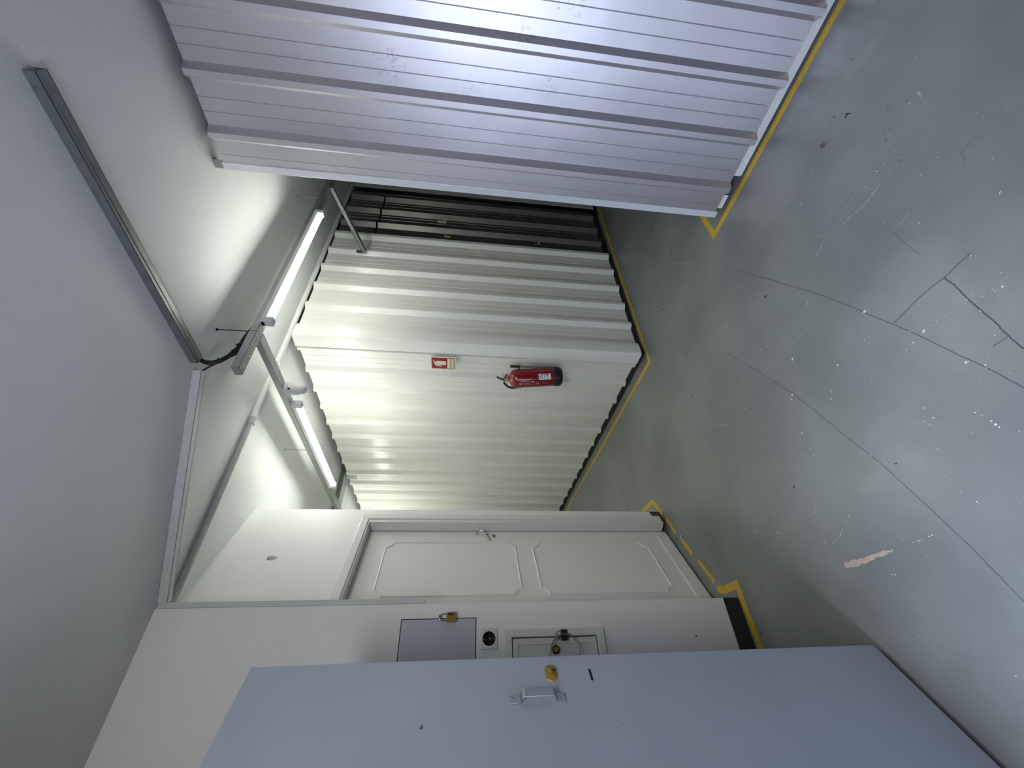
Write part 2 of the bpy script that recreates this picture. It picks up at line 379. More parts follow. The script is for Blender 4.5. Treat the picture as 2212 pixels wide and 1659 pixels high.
bm = BM(); lathe(bm, S3(-0.189,1.192,0.063), -N3, [(0,0),(0.014,0),(0.014,0.005),(0.009,0.008),(0.0,0.008)], 24); lk = obj('lock_cylinder', bm, M['steel'], d1, smooth=True)
bm = BM(); fbox(bm, P3, D3, N3, Z, (-0.1905,0.0542,1.187), (-0.1875,0.0556,1.197)); obj('keyhole', bm, M['black'], lk)

# ------------------------------------------------------------------ blue-grey metal door (door_2)
G0 = V((0.158, 1.487, 0)); GU = -D3; GN = V((D3.y, -D3.x, 0))    # GU toward the hinge, GN out of its visible face
def GP(s, z, d=0.0): return G0+GU*s+Z*z+GN*d
d2 = empty('door_2', GP(0.4, 0), 'blue grey sheet metal door standing open, pull handle and oval brass lock', 'door', kind='structure')
bm = BM(); fbox(bm, G0, GU, GN, Z, (0.0,-0.038,0.018), (0.86,0.0,1.990)); obj('leaf', bm, M['door_blue'], d2, bevel=0.004, segs=3)
hp = [(0.118,1.286,0.0),(0.118,1.262,0.0),(0.118,1.248,0.036),(0.118,1.140,0.036),(0.118,1.124,0.0),(0.118,1.100,0.0)]
bm = BM()
for (s, z, d), (s2, z2, dd) in zip(hp, hp[1:]):
    pass
HPZ = [(1.270,0.001),(1.248,0.001),(1.244,0.004),(1.238,0.020),(1.232,0.024),(1.152,0.024),(1.146,0.020),(1.140,0.004),(1.136,0.001),(1.115,0.001)]
T = 0.003
outer = [GP(0.117, z, d+T) for z, d in HPZ]; inner = [GP(0.117, z-(T if 0 < i < 5 else (-T if 4 < i < 9 else 0))*0.8, d) for i, (z, d) in enumerate(HPZ)]
for i in range(len(HPZ)-1):
    prism(bm, [outer[i], outer[i+1], inner[i+1], inner[i]], GU*0.022)
bmesh.ops.remove_doubles(bm, verts=bm.verts, dist=0.0002)
hd = obj('pull_handle', bm, M['steel'], d2, bevel=0.0008)
for z, s in ((1.264,0.123),(1.254,0.133),(1.130,0.133),(1.121,0.123)):
    bm = BM(); lathe(bm, GP(s, z, 0.003), GN, [(0,0),(0.0042,0),(0.0035,0.0022),(0,0.003)], 14); obj('screw', bm, M['steel'], hd, smooth=True)
# oval brass lock plate
bm = BM()
def oval(r, h, n=36):
    R = []
    for k in range(n):
        a = 2*PI*k/n; c, s_ = math.cos(a), math.sin(a)
        R.append((0.0145*c*r+(0.0105*(1 if c > 0 else -1)), 0.0180*s_*r, h))
    return R
prev = None
for r, h in ((1,0),(1,0.002),(0.86,0.0045),(0.62,0.0045),(0.50,0.008),(0.38,0.008)):
    ring = [bm.verts.new(GP(0.0565+p[0]*(1 if h < 0.006 else 0.8), 1.142+p[1], p[2])) for p in oval(r, h)]
    if prev:
        for k in range(36): bm.faces.new((prev[k], prev[(k+1) % 36], ring[(k+1) % 36], ring[k]))
    prev = ring
bm.faces.new(prev)
pl = obj('lock_plate', bm, M['brass_yellow'], d2, smooth=True, label='oval brass lock plate')
bm = BM(); lathe(bm, GP(0.057, 1.140, 0.006), GN, [(0,0),(0.0085,0),(0.0085,0.006),(0.006,0.0075),(0,0.0075)], 24); obj('lock_core', bm, M['brass'], pl, smooth=True)
bm = BM(); fbox(bm, G0, GU, GN, Z, (0.0555,0.0125,1.131), (0.0585,0.0140,1.141)); obj('keyhole', bm, M['black'], pl)
bm = BM(); fbox(bm, G0, GU, GN, Z, (0.0475,-0.0001,1.0205), (0.0825,0.0008,1.0275)); obj('latch_slot', bm, M['black'], d2, label='narrow black slot', bevel=0.0003)
for s, z in ((0.0045,1.239),(0.0085,1.496),(0.0085,1.724),(0.0078,0.983),(0.197,0.991),(0.0085,1.90),(0.0085,0.45)):
    bm = BM(); lathe(bm, GP(s, z, -0.0002), GN, [(0,0),(0.0026,0),(0.002,0.0013),(0,0.0017)], 12); obj('rivet', bm, M['steel'], d2, smooth=True)
bm = BM(); lathe(bm, GP(0.185, 1.504, -0.0002), GN, [(0,0),(0.006,0),(0.0055,0.002),(0.003,0.0035),(0,0.0035)], 16); obj('screw', bm, M['steel'], d2, smooth=True)
for z in (0.35, 1.65):
    bm = BM(); tube(bm, [GP(0.866, z-0.06, 0.004), GP(0.866, z+0.06, 0.004)], 0.011, 14); obj('hinge', bm, M['steel'], d2, smooth=True)
bm = BM(); box(bm, (-0.66, 1.012, 0), (-0.60, 1.03, 2.06)); box(bm, (-0.66, 0.23, 0), (-0.60, 0.25, 2.06)); box(bm, (-0.66, 0.23, 2.05), (-0.60, 1.03, 2.07))
obj('frame', bm, M['steel'], d2)

# ------------------------------------------------------------------ things on the near wall
# electrical cupboard with combination padlock
cb = empty('electrical_cabinet', (0.20, YW, 1.323), 'flush grey metal cabinet door in the near wall closed by a brass padlock', 'cabinet')
bm = BM(); box(bm, (0.033, YW-0.002, 1.3265), (0.3845, YW+0.016, 1.6575)); obj('door', bm, M['cabinet_grey'], cb, bevel=0.001)
bm = BM()
for a, b in (((0.03,YW+0.001,1.323),(0.388,YW+0.040,1.3245)), ((0.03,YW+0.001,1.6595),(0.388,YW+0.040,1.661)), ((0.3865,YW+0.001,1.3245),(0.388,YW+0.040,1.6595)), ((0.03,YW+0.001,1.3245),(0.0315,YW+0.040,1.6595)), ((0.03,YW+0.034,1.323),(0.388,YW+0.040,1.661))): box(bm, a, b)
obj('casing', bm, M['black_gap'], cb)
bm = BM(); box(bm, (0.378, YW-0.012, 1.482), (0.398, YW-0.001, 1.494)); box(bm, (0.380, YW-0.016, 1.486), (0.394, YW-0.012, 1.490)); obj('hasp', bm, M['steel'], cb, bevel=0.001)
pk = empty('padlock', (0.389, YW-0.02, 1.42), 'brass four dial combination padlock hanging from the grey cabinet hasp', 'padlock')
bm = BM(); box(bm, (0.368, YW-0.030, 1.418), (0.407, YW-0.013, 1.459)); body = obj('body', bm, M['brass'], pk, bevel=0.002)
bm = BM()
tube(bm, smooth_path([(0.375,YW-0.021,1.457),(0.375,YW-0.021,1.478),(0.381,YW-0.021,1.490),(0.388,YW-0.021,1.493),(0.396,YW-0.021,1.490),(0.401,YW-0.021,1.478),(0.401,YW-0.021,1.457)]), 0.0026, 10); obj('shackle', bm, M['chrome'], pk, smooth=True)
for k in range(4):
    bm = BM(); zz = 1.427+k*0.0072; box(bm, (0.393, YW-0.0315, zz), (0.402, YW-0.0295, zz+0.0045)); obj('dial', bm, M['black'], body)
# socket
so = empty('wall_socket', SOCK, 'square white wall socket with dark round recess between the two cabinets', 'socket')
bm = BM()
sq = [(SOCK.x+sx*0.040, YW-0.0005, SOCK.z+sz*0.036) for sx, sz in ((-1,-1),(1,-1),(1,1),(-1,1))]
holed_slab(bm, sq, [circ(V((SOCK.x, YW-0.0005, SOCK.z)), X, Z, 0.0285)], (0,-0.0075,0)); obj('plate', bm, M['socket_plate'], so, bevel=0.0015)
bm = BM(); lathe(bm, SOCK+V((0,0.040,0)), -Y, [(0,0),(0.0285,0),(0.0285,0.038)], 28); cv = obj('recess', bm, M['socket_hole'], so, smooth=True)
for dx, dz in ((0.0,0.012),(0.006,-0.010)):
    bm = BM(); lathe(bm, SOCK+V((dx,0.042,dz)), -Y, [(0,0),(0.006,0),(0.005,0.012),(0,0.014)], 14); obj('terminal', bm, M['valve'], cv, smooth=True)
for sx in (-1, 1):
    bm = BM(); box(bm, (SOCK.x-0.006, YW+0.004, SOCK.z+sx*0.022-0.004), (SOCK.x+0.006, YW+0.02, SOCK.z+sx*0.022+0.004)); obj('clip', bm, M['base_far'], cv)
# framed meter cupboard
mc = empty('meter_cupboard', (0.15, YW, 0.735), 'white framed cupboard low in the near wall closed by a black padlock', 'cupboard')
bm = BM()
holed_slab(bm, [(-0.052,YW,0.735),(0.335,YW,0.735),(0.335,YW,1.198),(-0.052,YW,1.198)], [[(-0.018,YW,0.770),(0.302,YW,0.770),(0.302,YW,1.165),(-0.018,YW,1.165)]], (0,-0.020,0)); obj('frame', bm, M['white_paint'], mc, bevel=0.004)
bm = BM(); box(bm, (-0.014, YW-0.003, 0.774), (0.299, YW+0.014, 1.161)); dr = obj('door', bm, M['white_paint'], mc, bevel=0.001)
bm = BM()
holed_slab(bm, [(-0.013,YW-0.003,0.775),(0.298,YW-0.003,0.775),(0.298,YW-0.003,1.160),(-0.013,YW-0.003,1.160)], [[(0.012,YW-0.003,0.802),(0.274,YW-0.003,0.802),(0.274,YW-0.003,1.138),(0.012,YW-0.003,1.138)]], (0,-0.008,0)); obj('door_rail', bm, M['white_paint'], dr, bevel=0.001)
bm = BM(); lathe(bm, V((0.251, YW-0.003, 0.967)), -Y, [(0.0,0),(0.0175,0),(0.0175,0.010),(0.0125,0.012)], 24); kb = obj('cam_lock', bm, M['black_metal'], dr, smooth=True)
bm = BM(); lathe(bm, V((0.251, YW-0.013, 0.967)), -Y, [(0.0,0),(0.0115,0),(0.0115,0.003),(0,0.004)], 20); obj('lock_core', bm, M['brass'], kb, smooth=True)
bm = BM(); box(bm, (-0.016, YW+0.015, 0.772), (0.3015, YW+0.05, 1.1635)); obj('lining', bm, M['black_gap'], mc)
bm = BM(); box(bm, (0.288, YW-0.022, 0.953), (0.310, YW-0.012, 0.958)); box(bm, (0.296, YW-0.020, 0.950), (0.306, YW-0.003, 0.966)); obj('hasp', bm, M['steel'], mc, bevel=0.0008)
pb = empty('padlock', (0.305, YW-0.03, 0.912), 'small black padlock on the white meter cupboard with a grey cable loop', 'padlock')
bm = BM(); box(bm, (0.282, YW-0.036, 0.913), (0.326, YW-0.020, 0.941)); obj('body', bm, M['black'], pb, bevel=0.002)
bm = BM(); tube(bm, smooth_path([(0.289,YW-0.028,0.940),(0.289,YW-0.028,0.952),(0.296,YW-0.028,0.962),(0.306,YW-0.028,0.966),(0.315,YW-0.028,0.962),(0.320,YW-0.028,0.952),(0.320,YW-0.028,0.940)]), 0.0024, 10); obj('shackle', bm, M['steel'], pb, smooth=True)
bm = BM(); lp = [(0.200,2.122,1.000),(0.227,2.120,1.002),(0.268,2.118,0.990),(0.296,2.118,0.963),(0.305,2.118,0.925),(0.292,2.118,0.892),(0.262,2.118,0.873),(0.228,2.119,0.869),(0.18,2.12,0.885),(0.152,2.122,0.925),(0.160,2.124,0.972)]
lpc = [V(p) for p in lp]; ring = smooth_path(lpc+[lpc[0]], 6)[:-1]
tube(bm, ring, 0.0030, 8, closed=True); obj('security_cable', bm, M['cable_grey'], smooth=True, label='grey steel cable loop threaded behind the black padlock of the meter cupboard', cat='cable')
bm = BM(); lathe(bm, V((0.288, YW+0.002, 0.282)), -Y, [(0,0),(0.003,0),(0.002,0.006),(0.003,0.008),(0,0.009)], 10); obj('nail', bm, M['black'], smooth=True, label='small dark nail stub low on the near wall', cat='nail')
# white cable trunking down the corner
bm = BM(); box(bm, (0.4505, YW+0.001, 1.565), (0.474, YW+0.026, ZC-0.001)); obj('cable_trunking', bm, M['trim_white'], bevel=0.002, label='narrow white vertical trunking from the ceiling down the near wall corner', cat='trunking')

# ------------------------------------------------------------------ ribbed sheet partitions
ZB, ZT = 0.05, 2.645
def ribbed_sheet(bm, tips, t_end, to_world, crest_w, slope, depth, grooves=(), z0=ZB, z1=ZT, t_start=None):
    """folded sheet: valley -> slope -> crest for every tip; to_world(t, depth, z)"""
    pts = []
    if t_start is not None: pts.append((t_start, depth))
    for k, t in enumerate(tips):
        seq = [(t-slope, depth), (t, 0.0), (t+crest_w, 0.0), (t+crest_w+slope, depth)]
        for q in seq:
            if (t_start is None or q[0] > t_start) and q[0] < t_end: pts.append(q)
        for g in grooves:
            tg = t+crest_w+slope+g
            for dt, dd in ((-0.0025, 0), (0, 0.0035), (0.0025, 0)):
                if (t_start is None or tg+dt > t_start) and tg+dt < t_end: pts.append((tg+dt, depth+dd))
    pts.sort(key=lambda q: q[0]); pts.append((t_end, pts[-1][1]))
    a = [to_world(t, d, z0) for t, d in pts]
    sweep_strip(bm, a, (0, 0, z1-z0))

# silver partition on the right, in the plane x = 2.2
sp = empty('silver_partition', (2.2, 0.0, 0), 'tall silver ribbed metal partition beside the corridor, ending at a bright edge', 'partition')
bm = BM(); tips = [0.418+0.2427*k for k in range(-24, 3)]
ribbed_sheet(bm, tips, 1.052, lambda t, d, z: V((2.165+d, t, z)), 0.024, 0.021, 0.035, grooves=(0.064, 0.121), z0=0.055, z1=2.648, t_start=-5.4)
obj('ribbed_sheet', bm, M['silver'], sp, solid=0.0012)
bm = BM(); prism(bm, [(2.196,1.050,0.042),(2.196,1.084,0.042),(2.255,1.084,0.042),(2.255,1.080,0.042),(2.201,1.080,0.042),(2.201,1.050,0.042)], (0,0,2.612)); obj('end_flange', bm, M['bright_zinc'], sp, bevel=0.001)
bm = BM(); box(bm, (2.2015,-5.4,0.018), (2.204,0.85,0.072)); box(bm, (2.2015,-5.4,0.015), (2.245,0.85,0.018)); obj('base_channel', bm, M['trim_white'], sp, label='pale steel channel along the foot')
bm = BM(); box(bm, (2.212,0.958,0.02), (2.214,1.035,0.075)); obj('foot_plate', bm, M['trim_white'], sp)
bm = BM(); prism(bm, [(2.205,1.045,2.60),(2.205,1.085,2.60),(2.255,1.085,2.60),(2.255,1.082,2.60),(2.208,1.082,2.60),(2.208,1.045,2.60)], (0,0,0.098)); obj('stud', bm, M['galv'], sp)
for y, z, xx in ((0.302,1.122,2.2),(0.544,1.119,2.2),(0.79,1.112,2.2),(0.541,2.134,2.2),(0.79,2.146,2.2),(0.302,2.13,2.2),(1.066,1.116,2.196),(1.064,1.371,2.196),(1.066,0.115,2.196),(1.071,2.60,2.196)):
    bm = BM(); lathe(bm, V((xx+0.001, y, z)), -X, [(0,0),(0.0036,0),(0.0032,0.002),(0,0.003)], 12); obj('screw', bm, M['steel'], sp, smooth=True)
bm = BM(); box(bm, (2.285,-5.4,0.0), (2.30,1.04,0.06)); obj('dark_sill', bm, M['base'], sp)
bm = BM(); box(bm, (2.245,1.05,0.05), (7.2,1.062,2.66)); obj('side_sheet', bm, M['galv_dark'], sp, label='sheet flank along the side passage')

# white block: left face x = 2.2, right face y = 2.23
lw = empty('white_partition', (2.2, 4.2, 0), 'long white ribbed sheet partition carrying the extinguisher, running down the left corridor', 'partition')
bm = BM(); tips = [2.355+0.2470*k for k in range(0, 20)]
ribbed_sheet(bm, tips, 7.2, lambda t, d, z: V((2.2+d, t, z)), 0.026, 0.024, 0.033, grooves=(0.060, 0.118), t_start=2.27)
obj('ribbed_sheet', bm, M['sheet_white'], lw, solid=0.0012)
bm = BM(); box(bm, (2.236,2.26,0), (2.27,7.2,0.10)); obj('black_plinth', bm, M['base'], lw)
for y, z in ((2.354,1.198),(2.446,1.197),(2.689,1.195),(2.935,1.195),(3.18,1.195),(2.446,2.2),(2.698,2.33),(2.95,2.33)):
    bm = BM(); lathe(bm, V((2.2335, y, z)), -X, [(0,0),(0.0036,0),(0.0032,0.002),(0,0.003)], 10); obj('screw', bm, M['steel'], lw, smooth=True)
rw = empty('white_partition', (2.9, 2.23, 0), 'short white ribbed sheet partition between the block corner and the dark storage door', 'partition')
bm = BM(); tips = [2.297+0.2487*k for k in range(0, 6)]
ribbed_sheet(bm, tips, 3.575, lambda t, d, z: V((t, 2.23+d, z)), 0.026, 0.030, 0.033, grooves=(0.055, 0.110), t_start=2.27)
obj('ribbed_sheet', bm, M['sheet_white'], rw, solid=0.0012)
bm = BM(); box(bm, (2.27,2.27,0), (3.6,2.30,0.10)); obj('black_plinth', bm, M['base'], rw)
for x, z in ((2.82,2.33),(2.589,2.328),(3.253,1.188),(3.085,1.195),(3.33,1.19)):
    bm = BM(); lathe(bm, V((x, 2.2635, z)), -Y, [(0,0),(0.0036,0),(0.0032,0.002),(0,0.003)], 10); obj('screw', bm, M['steel'], rw, smooth=True)
bm = BM(); prism(bm, [(2.30,2.222,ZB),(2.212,2.222,ZB),(2.203,2.226,ZB),(2.198,2.236,ZB),(2.192,2.330,ZB),(2.197,2.330,ZB),(2.204,2.238,ZB),(2.300,2.228,ZB)], (0,0,ZT-ZB)); obj('corner_flashing', bm, M['sheet_white'], smooth=True, label='white folded corner strip joining the two white partitions', cat='corner strip')

# dark storage door of galvanised ribbed sheet
sd = empty('storage_door', (4.0, 2.24, 0), 'dark galvanised ribbed storage door deep in the side passage', 'door')
tips = [3.78+0.25*k for k in range(0, 3)]
f = lambda t, d, z: V((t, 2.235+d, z))
bm = BM(); ribbed_sheet(bm, tips, 4.42, f, 0.030, 0.036, 0.038, grooves=(0.06, 0.115), z0=0.08, z1=2.300, t_start=3.60); obj('leaf', bm, M['galv_dark'], sd, solid=0.0012)
bm = BM(); ribbed_sheet(bm, tips, 4.42, f, 0.030, 0.036, 0.038, grooves=(0.06, 0.115), z0=2.318, z1=2.64, t_start=3.60); obj('header', bm, M['galv_dark'], sd, solid=0.0012)
bm = BM(); box(bm, (3.574,2.262,0), (3.60,2.30,2.64)); box(bm, (4.42,2.262,0), (4.438,2.30,2.64)); box(bm, (3.60,2.275,2.295), (4.42,2.30,2.323)); obj('frame', bm, M['black'], sd)
bm = BM(); box(bm, (3.60,2.29,0), (4.42,2.31,0.08)); obj('sill', bm, M['base'], sd)
bm = BM(); box(bm, (3.596,2.222,1.655), (3.632,2.236,1.672)); obj('hasp', bm, M['steel'], sd)
bm = BM(); tube(bm, smooth_path([(3.600,2.226,0.775),(3.612,2.216,0.778),(3.632,2.214,0.770),(3.640,2.214,0.752),(3.628,2.214,0.738),(3.610,2.214,0.744),(3.612,2.214,0.757)]), 0.005, 8); obj('pull_ring', bm, M['steel'], sd, smooth=True)
bm = BM(); box(bm, (3.868,2.228,1.657), (3.925,2.2345,1.738)); lb = obj('door_label', bm, M['paper'], sd, label='small pale number label')
bm = BM(); box(bm, (3.880,2.2268,1.690), (3.913,2.2284,1.728)); obj('label_print', bm, M['yellow_print'], lb)
pq = empty('padlock', (3.60, 2.21, 1.60), 'tiny brass padlock on the edge of the dark storage door', 'padlock')
bm = BM(); box(bm, (3.582,2.200,1.600), (3.622,2.216,1.640)); obj('body', bm, M['brass'], pq, bevel=0.002)
bm = BM(); tube(bm, smooth_path([(3.590,2.208,1.638),(3.590,2.208,1.655),(3.602,2.208,1.667),(3.614,2.208,1.655),(3.614,2.208,1.638)]), 0.003, 8); obj('shackle', bm, M['chrome'], pq, smooth=True)
fw = empty('white_partition', (5.6, 2.24, 0), 'white sheet partition beyond the dark storage door', 'partition')
bm = BM(); ribbed_sheet(bm, [4.70+0.25*k for k in range(0, 10)], 7.2, lambda t, d, z: V((t, 2.215+d, z)), 0.026, 0.03, 0.020, t_start=4.44); obj('ribbed_sheet', bm, M['sheet_white'], fw, solid=0.0012)
bm = BM(); box(bm, (4.44,2.27,0), (7.2,2.30,0.10)); obj('black_plinth', bm, M['base'], fw)

# ------------------------------------------------------------------ ceiling services
# galvanised channel
def bar(bm, a, b, w_, h_, drop=0.0):
    """horizontal box section from a to b; near side face through a-b, w_ to the left-hand side, hanging h_ down"""
    a = V(a); b = V(b); d = (b-a).normalized(); s = Z.cross(d).normalized()
    fbox(bm, a, d, s, Z, (0, 0, -h_), ((b-a).length, w_, 0))
def channel(bm, a, b, side, w_, h_, t=0.002):
    a = V(a); b = V(b); d = (b-a).normalized(); s = side
    L = (b-a).length
    fbox(bm, a, d, s, Z, (0, 0, -h_), (L, t, 0)); fbox(bm, a, d, s, Z, (0, w_-t, -h_), (L, w_, 0)); fbox(bm, a, d, s, Z, (0, 0, -h_), (L, w_, -h_+t))
a = V((1.476,0.504,ZC-0.001)); b = V((1.371,1.610,ZC-0.001)); sd_ = (b-a).normalized().cross(Z).normalized()
if sd_.x < 0: sd_ = -sd_
bm = BM(); channel(bm, a, b, sd_, 0.046, 0.033); fbox(bm, a, (b-a).normalized(), sd_, Z, (0,0.019,-0.0345), ((b-a).length,0.0215,-0.032))
obj('cable_channel', bm, M['galv_dull'], label='bare galvanised channel fixed to the ceiling above the corridor', cat='channel')
a = V((1.358,1.646,ZC-0.001)); b = V((0.470,2.161,ZC-0.001)); sd_ = (b-a).normalized().cross(Z).normalized()
if sd_.y < 0: sd_ = -sd_
bm = BM(); channel(bm, a, b, sd_, 0.034, 0.038)
tr = obj('cable_channel', bm, M['trim_white'], label='white painted channel running across the ceiling to the near wall corner', cat='channel')
# black cables out of the channel ends to the tray
cbn = empty('cable_bundle', (1.5, 1.65, 2.6), 'black cable bundle sagging from the ceiling channel to the lamp tray', 'cable')
base = [(1.400,1.56,2.686),(1.408,1.62,2.680),(1.410,1.645,2.655),(1.425,1.653,2.622),(1.458,1.655,2.590),(1.498,1.655,2.571),(1.545,1.655,2.560),(1.600,1.655,2.556),(1.68,1.662,2.549),(1.80,1.665,2.546)]
rnd = random.Random(3)
for k in range(5):
    ox, oy, oz = rnd.uniform(-0.008,0.008), rnd.uniform(-0.006,0.006), rnd.uniform(-0.007,0.007)
    pts = [V(p)+V((ox, oy, oz*(1 if i < 8 else 0.1))) for i, p in enumerate(base)]
    bm = BM(); tube(bm, smooth_path(pts, 5), 0.0052, 8); obj('cable', bm, M['black'], cbn, smooth=True)
for k in range(4):
    oz = -0.012-0.006*k
    pts = [(1.345,1.680,2.684),(1.378,1.680,2.680),(1.405,1.676,2.660),(1.432,1.668,2.628+oz*0.2),(1.462,1.658,2.588+oz*0.4),(1.505,1.656,2.562+oz),(1.545,1.655,2.552+oz*0.8),(1.585,1.655,2.546+oz*0.3),(1.66,1.66,2.546)]
    bm = BM(); tube(bm, smooth_path(pts, 5), 0.005, 8); obj('cable', bm, M['black'], cbn, smooth=True)
for (p, d) in (((1.432,1.655,2.612),(0.5,0,-0.6)), ((1.498,1.655,2.566),(1,0,-0.25)), ((1.540,1.655,2.557),(1,0,-0.1))):
    bm = BM(); d = V(d).normalized(); tube(bm, [V(p)-d*0.003, V(p)+d*0.003], 0.0145, 14)
    n_ = V((-d.z,0,d.x)); tube(bm, [V(p)+n_*0.012, V(p)+n_*0.024], 0.0022, 6); obj('cable_tie', bm, M['black'], cbn)

# trays
ZTR0, ZTR1 = 2.505, 2.540
t1 = empty('lamp_tray', (2.7, 1.67, ZTR0), 'galvanised lamp tray with scribbled underside crossing above the corridor junction', 'tray', 'galvanised lamp trays')
bm = BM(); box(bm, (1.382,1.640,ZTR0), (5.4,1.698,ZTR1)); obj('rail', bm, M['galv'], t1, bevel=0.0015)
bm = BM(); box(bm, (1.386,1.643,ZTR0-0.0012), (1.74,1.695,ZTR0+0.001)); obj('underside_plate', bm, M['galv_scrib'], t1, label='scribbled underside end')
bm = BM(); box(bm, (1.6345,1.6392,ZTR0), (1.6375,1.6410,ZTR1)); obj('seam', bm, M['black_gap'], t1)
bm = BM(); lathe(bm, V((1.625,1.668,ZTR0+0.001)), -Z, [(0,0),(0.008,0),(0.006,0.005),(0,0.006)], 12); obj('bolt', bm, M['steel'], t1, smooth=True)
t2 = empty('lamp_tray', (1.62, 2.9, ZTR0), 'galvanised lamp tray running down the left corridor from the junction', 'tray', 'galvanised lamp trays')
ta = V((1.648,1.699,0)); tb = V((1.585,5.2,0)); td = (tb-ta).normalized(); ts = V((td.y,-td.x,0))
bm = BM(); fbox(bm, ta, td, ts, Z, (0,-0.024,ZTR0-0.004), ((tb-ta).length,0.030,ZTR1-0.004)); obj('rail', bm, M['galv'], t2, bevel=0.0015)
# threaded rods
def rod(x, y, z0):
    bm = BM(); tube(bm, [(x,y,z0),(x,y,ZC)], 0.0028, 8); lathe(bm, V((x,y,ZC-0.0005)), -Z, [(0,0),(0.009,0),(0.009,0.004),(0.0035,0.006)], 10); return bm
obj('hanger_rod', rod(1.637,1.648,2.539), M['black_metal'], smooth=True, label='thin hanger rod at the cable end of the crossing lamp tray', cat='rod', group='hanger rods of the lamp trays')
obj('hanger_rod', rod(3.064,1.660,2.539), M['steel'], smooth=True, label='thin hanger rod near the silver partition edge', cat='rod', group='hanger rods of the lamp trays')
obj('hanger_rod', rod(1.628,2.839,2.535), M['steel'], smooth=True, label='thin hanger rod above the left corridor lamp', cat='rod', group='hanger rods of the lamp trays')
# strut from tray to partition
bm = BM(); pa = V((3.262,1.672,2.512)); pb_ = V((3.262,2.224,2.345)); dd = (pb_-pa).normalized(); up = X.cross(dd).normalized()
fbox(bm, pa, dd, X, up, (0,-0.018,-0.002), ((pb_-pa).length,0.018,0.002)); fbox(bm, pa, dd, X, up, (0,-0.018,-0.030), ((pb_-pa).length,-0.014,0.002)) ; fbox(bm, pa, dd, X, up, (0,0.014,-0.030), ((pb_-pa).length,0.018,0.002))
box(bm, (3.243,2.2215,2.330), (3.281,2.2245,2.40)); obj('strut', bm, M['galv'], label='galvanised diagonal strut from the crossing tray to the white partition', cat='strut')
# far cross bar with drop plate
cb2 = empty('cross_bar', (2.0, 4.34, 2.65), 'dark galvanised bar bridging from the white partition top over the left corridor', 'bar')
bm = BM(); box(bm, (1.14,4.31,2.657), (3.2,4.46,2.699)); obj('rail', bm, M['galv_dull'], cb2)
bm = BM(); box(bm, (1.14,4.312,2.6535), (3.2,4.458,2.6572)); obj('lip', bm, M['galv'], cb2)
bm = BM(); box(bm, (2.186,4.36,2.540), (2.190,4.43,2.654)); box(bm, (2.186,4.36,2.650), (2.30,4.43,2.654)); obj('drop_plate', bm, M['galv_dark'], cb2)

# tube lamps: one prototype along +x, origin at the tray underside
def tube_lamp(loc, L, label):
    r = empty('tube_lamp', loc, label, 'lamp', 'tube lamps under the trays')
    o = V(loc)
    bm = BM(); fbox(bm, o, X, Y, Z, (0,-0.016,-0.026), (L,0.016,-0.001)); obj('housing', bm, M['lamp_house'], r, bevel=0.003)
    bm = BM(); tube(bm, [o+V((0.036,0,-0.046)), o+V((L-0.036,0,-0.046))], 0.0135, 20); obj('tube', bm, M['tube'], r, smooth=True, label='glowing white tube')
    for x0, x1 in ((0.0,0.040), (L-0.040,L)):
        bm = BM(); fbox(bm, o, X, Y, Z, (x0,-0.019,-0.064), (x1,0.019,-0.002)); obj('end_cap', bm, M['white_plastic'], r, bevel=0.004)
    return r
la = tube_lamp((1.690,1.640,ZTR0), 1.15, 'lit tube lamp under the crossing tray, cable side of the junction')
added_lamp = dup(la, (1.600,4.55,ZTR0-0.004), 'added lit tube lamp farther down the left corridor, unseen behind the splayed wall', 'tube lamps under the trays', PI/2+math.radians(1.0))  # unseen extra lamp, added to brighten the far white partition
lb2 = dup(la, (1.632,2.255,ZTR0-0.004), 'lit tube lamp under the tray above the left corridor', 'tube lamps under the trays', PI/2+math.radians(1.0))

# motion sensor
ms = empty('motion_sensor', (1.645,2.13,2.38), 'white dome shaped sensor hanging under the left corridor tray', 'sensor')
c = V((1.640,2.125,0))
bm = BM(); lathe(bm, c+Z*2.501, -Z, [(0,0),(0.030,0),(0.036,0.006),(0.038,0.026)], 32); obj('mount', bm, M['white_plastic'], ms, smooth=True)
bm = BM(); lathe(bm, c+Z*2.4735, -Z, [(0.0,0),(0.038,0),(0.0385,0.030),(0.038,0.050),(0.0365,0.066),(0.032,0.080),(0.024,0.091),(0.013,0.098),(0,0.100)], 32); dm = obj('dome', bm, M['white_plastic'], ms, smooth=True)
bm = BM(); lathe(bm, c+Z*2.4745, -Z, [(0.0372,-0.0005),(0.0372,0.0015)], 32); obj('seam', bm, M['black_gap'], ms)
vd = (V((0,0,0))-c); vd.z = 0; vd.normalize(); vs = Z.cross(vd)
bm = BM(); fbox(bm, c+Z*2.464, vd, vs, Z, (0.030,-0.006,-0.006), (0.0388,0.006,0.008)); obj('window', bm, M['black'], dm, bevel=0.001)
bm = BM(); tube(bm, [c-vs*0.0+V((0.0,0.034,2.40)), V((1.640,2.159,2.368))], 0.0018, 8); obj('wire', bm, M['steel'], ms)

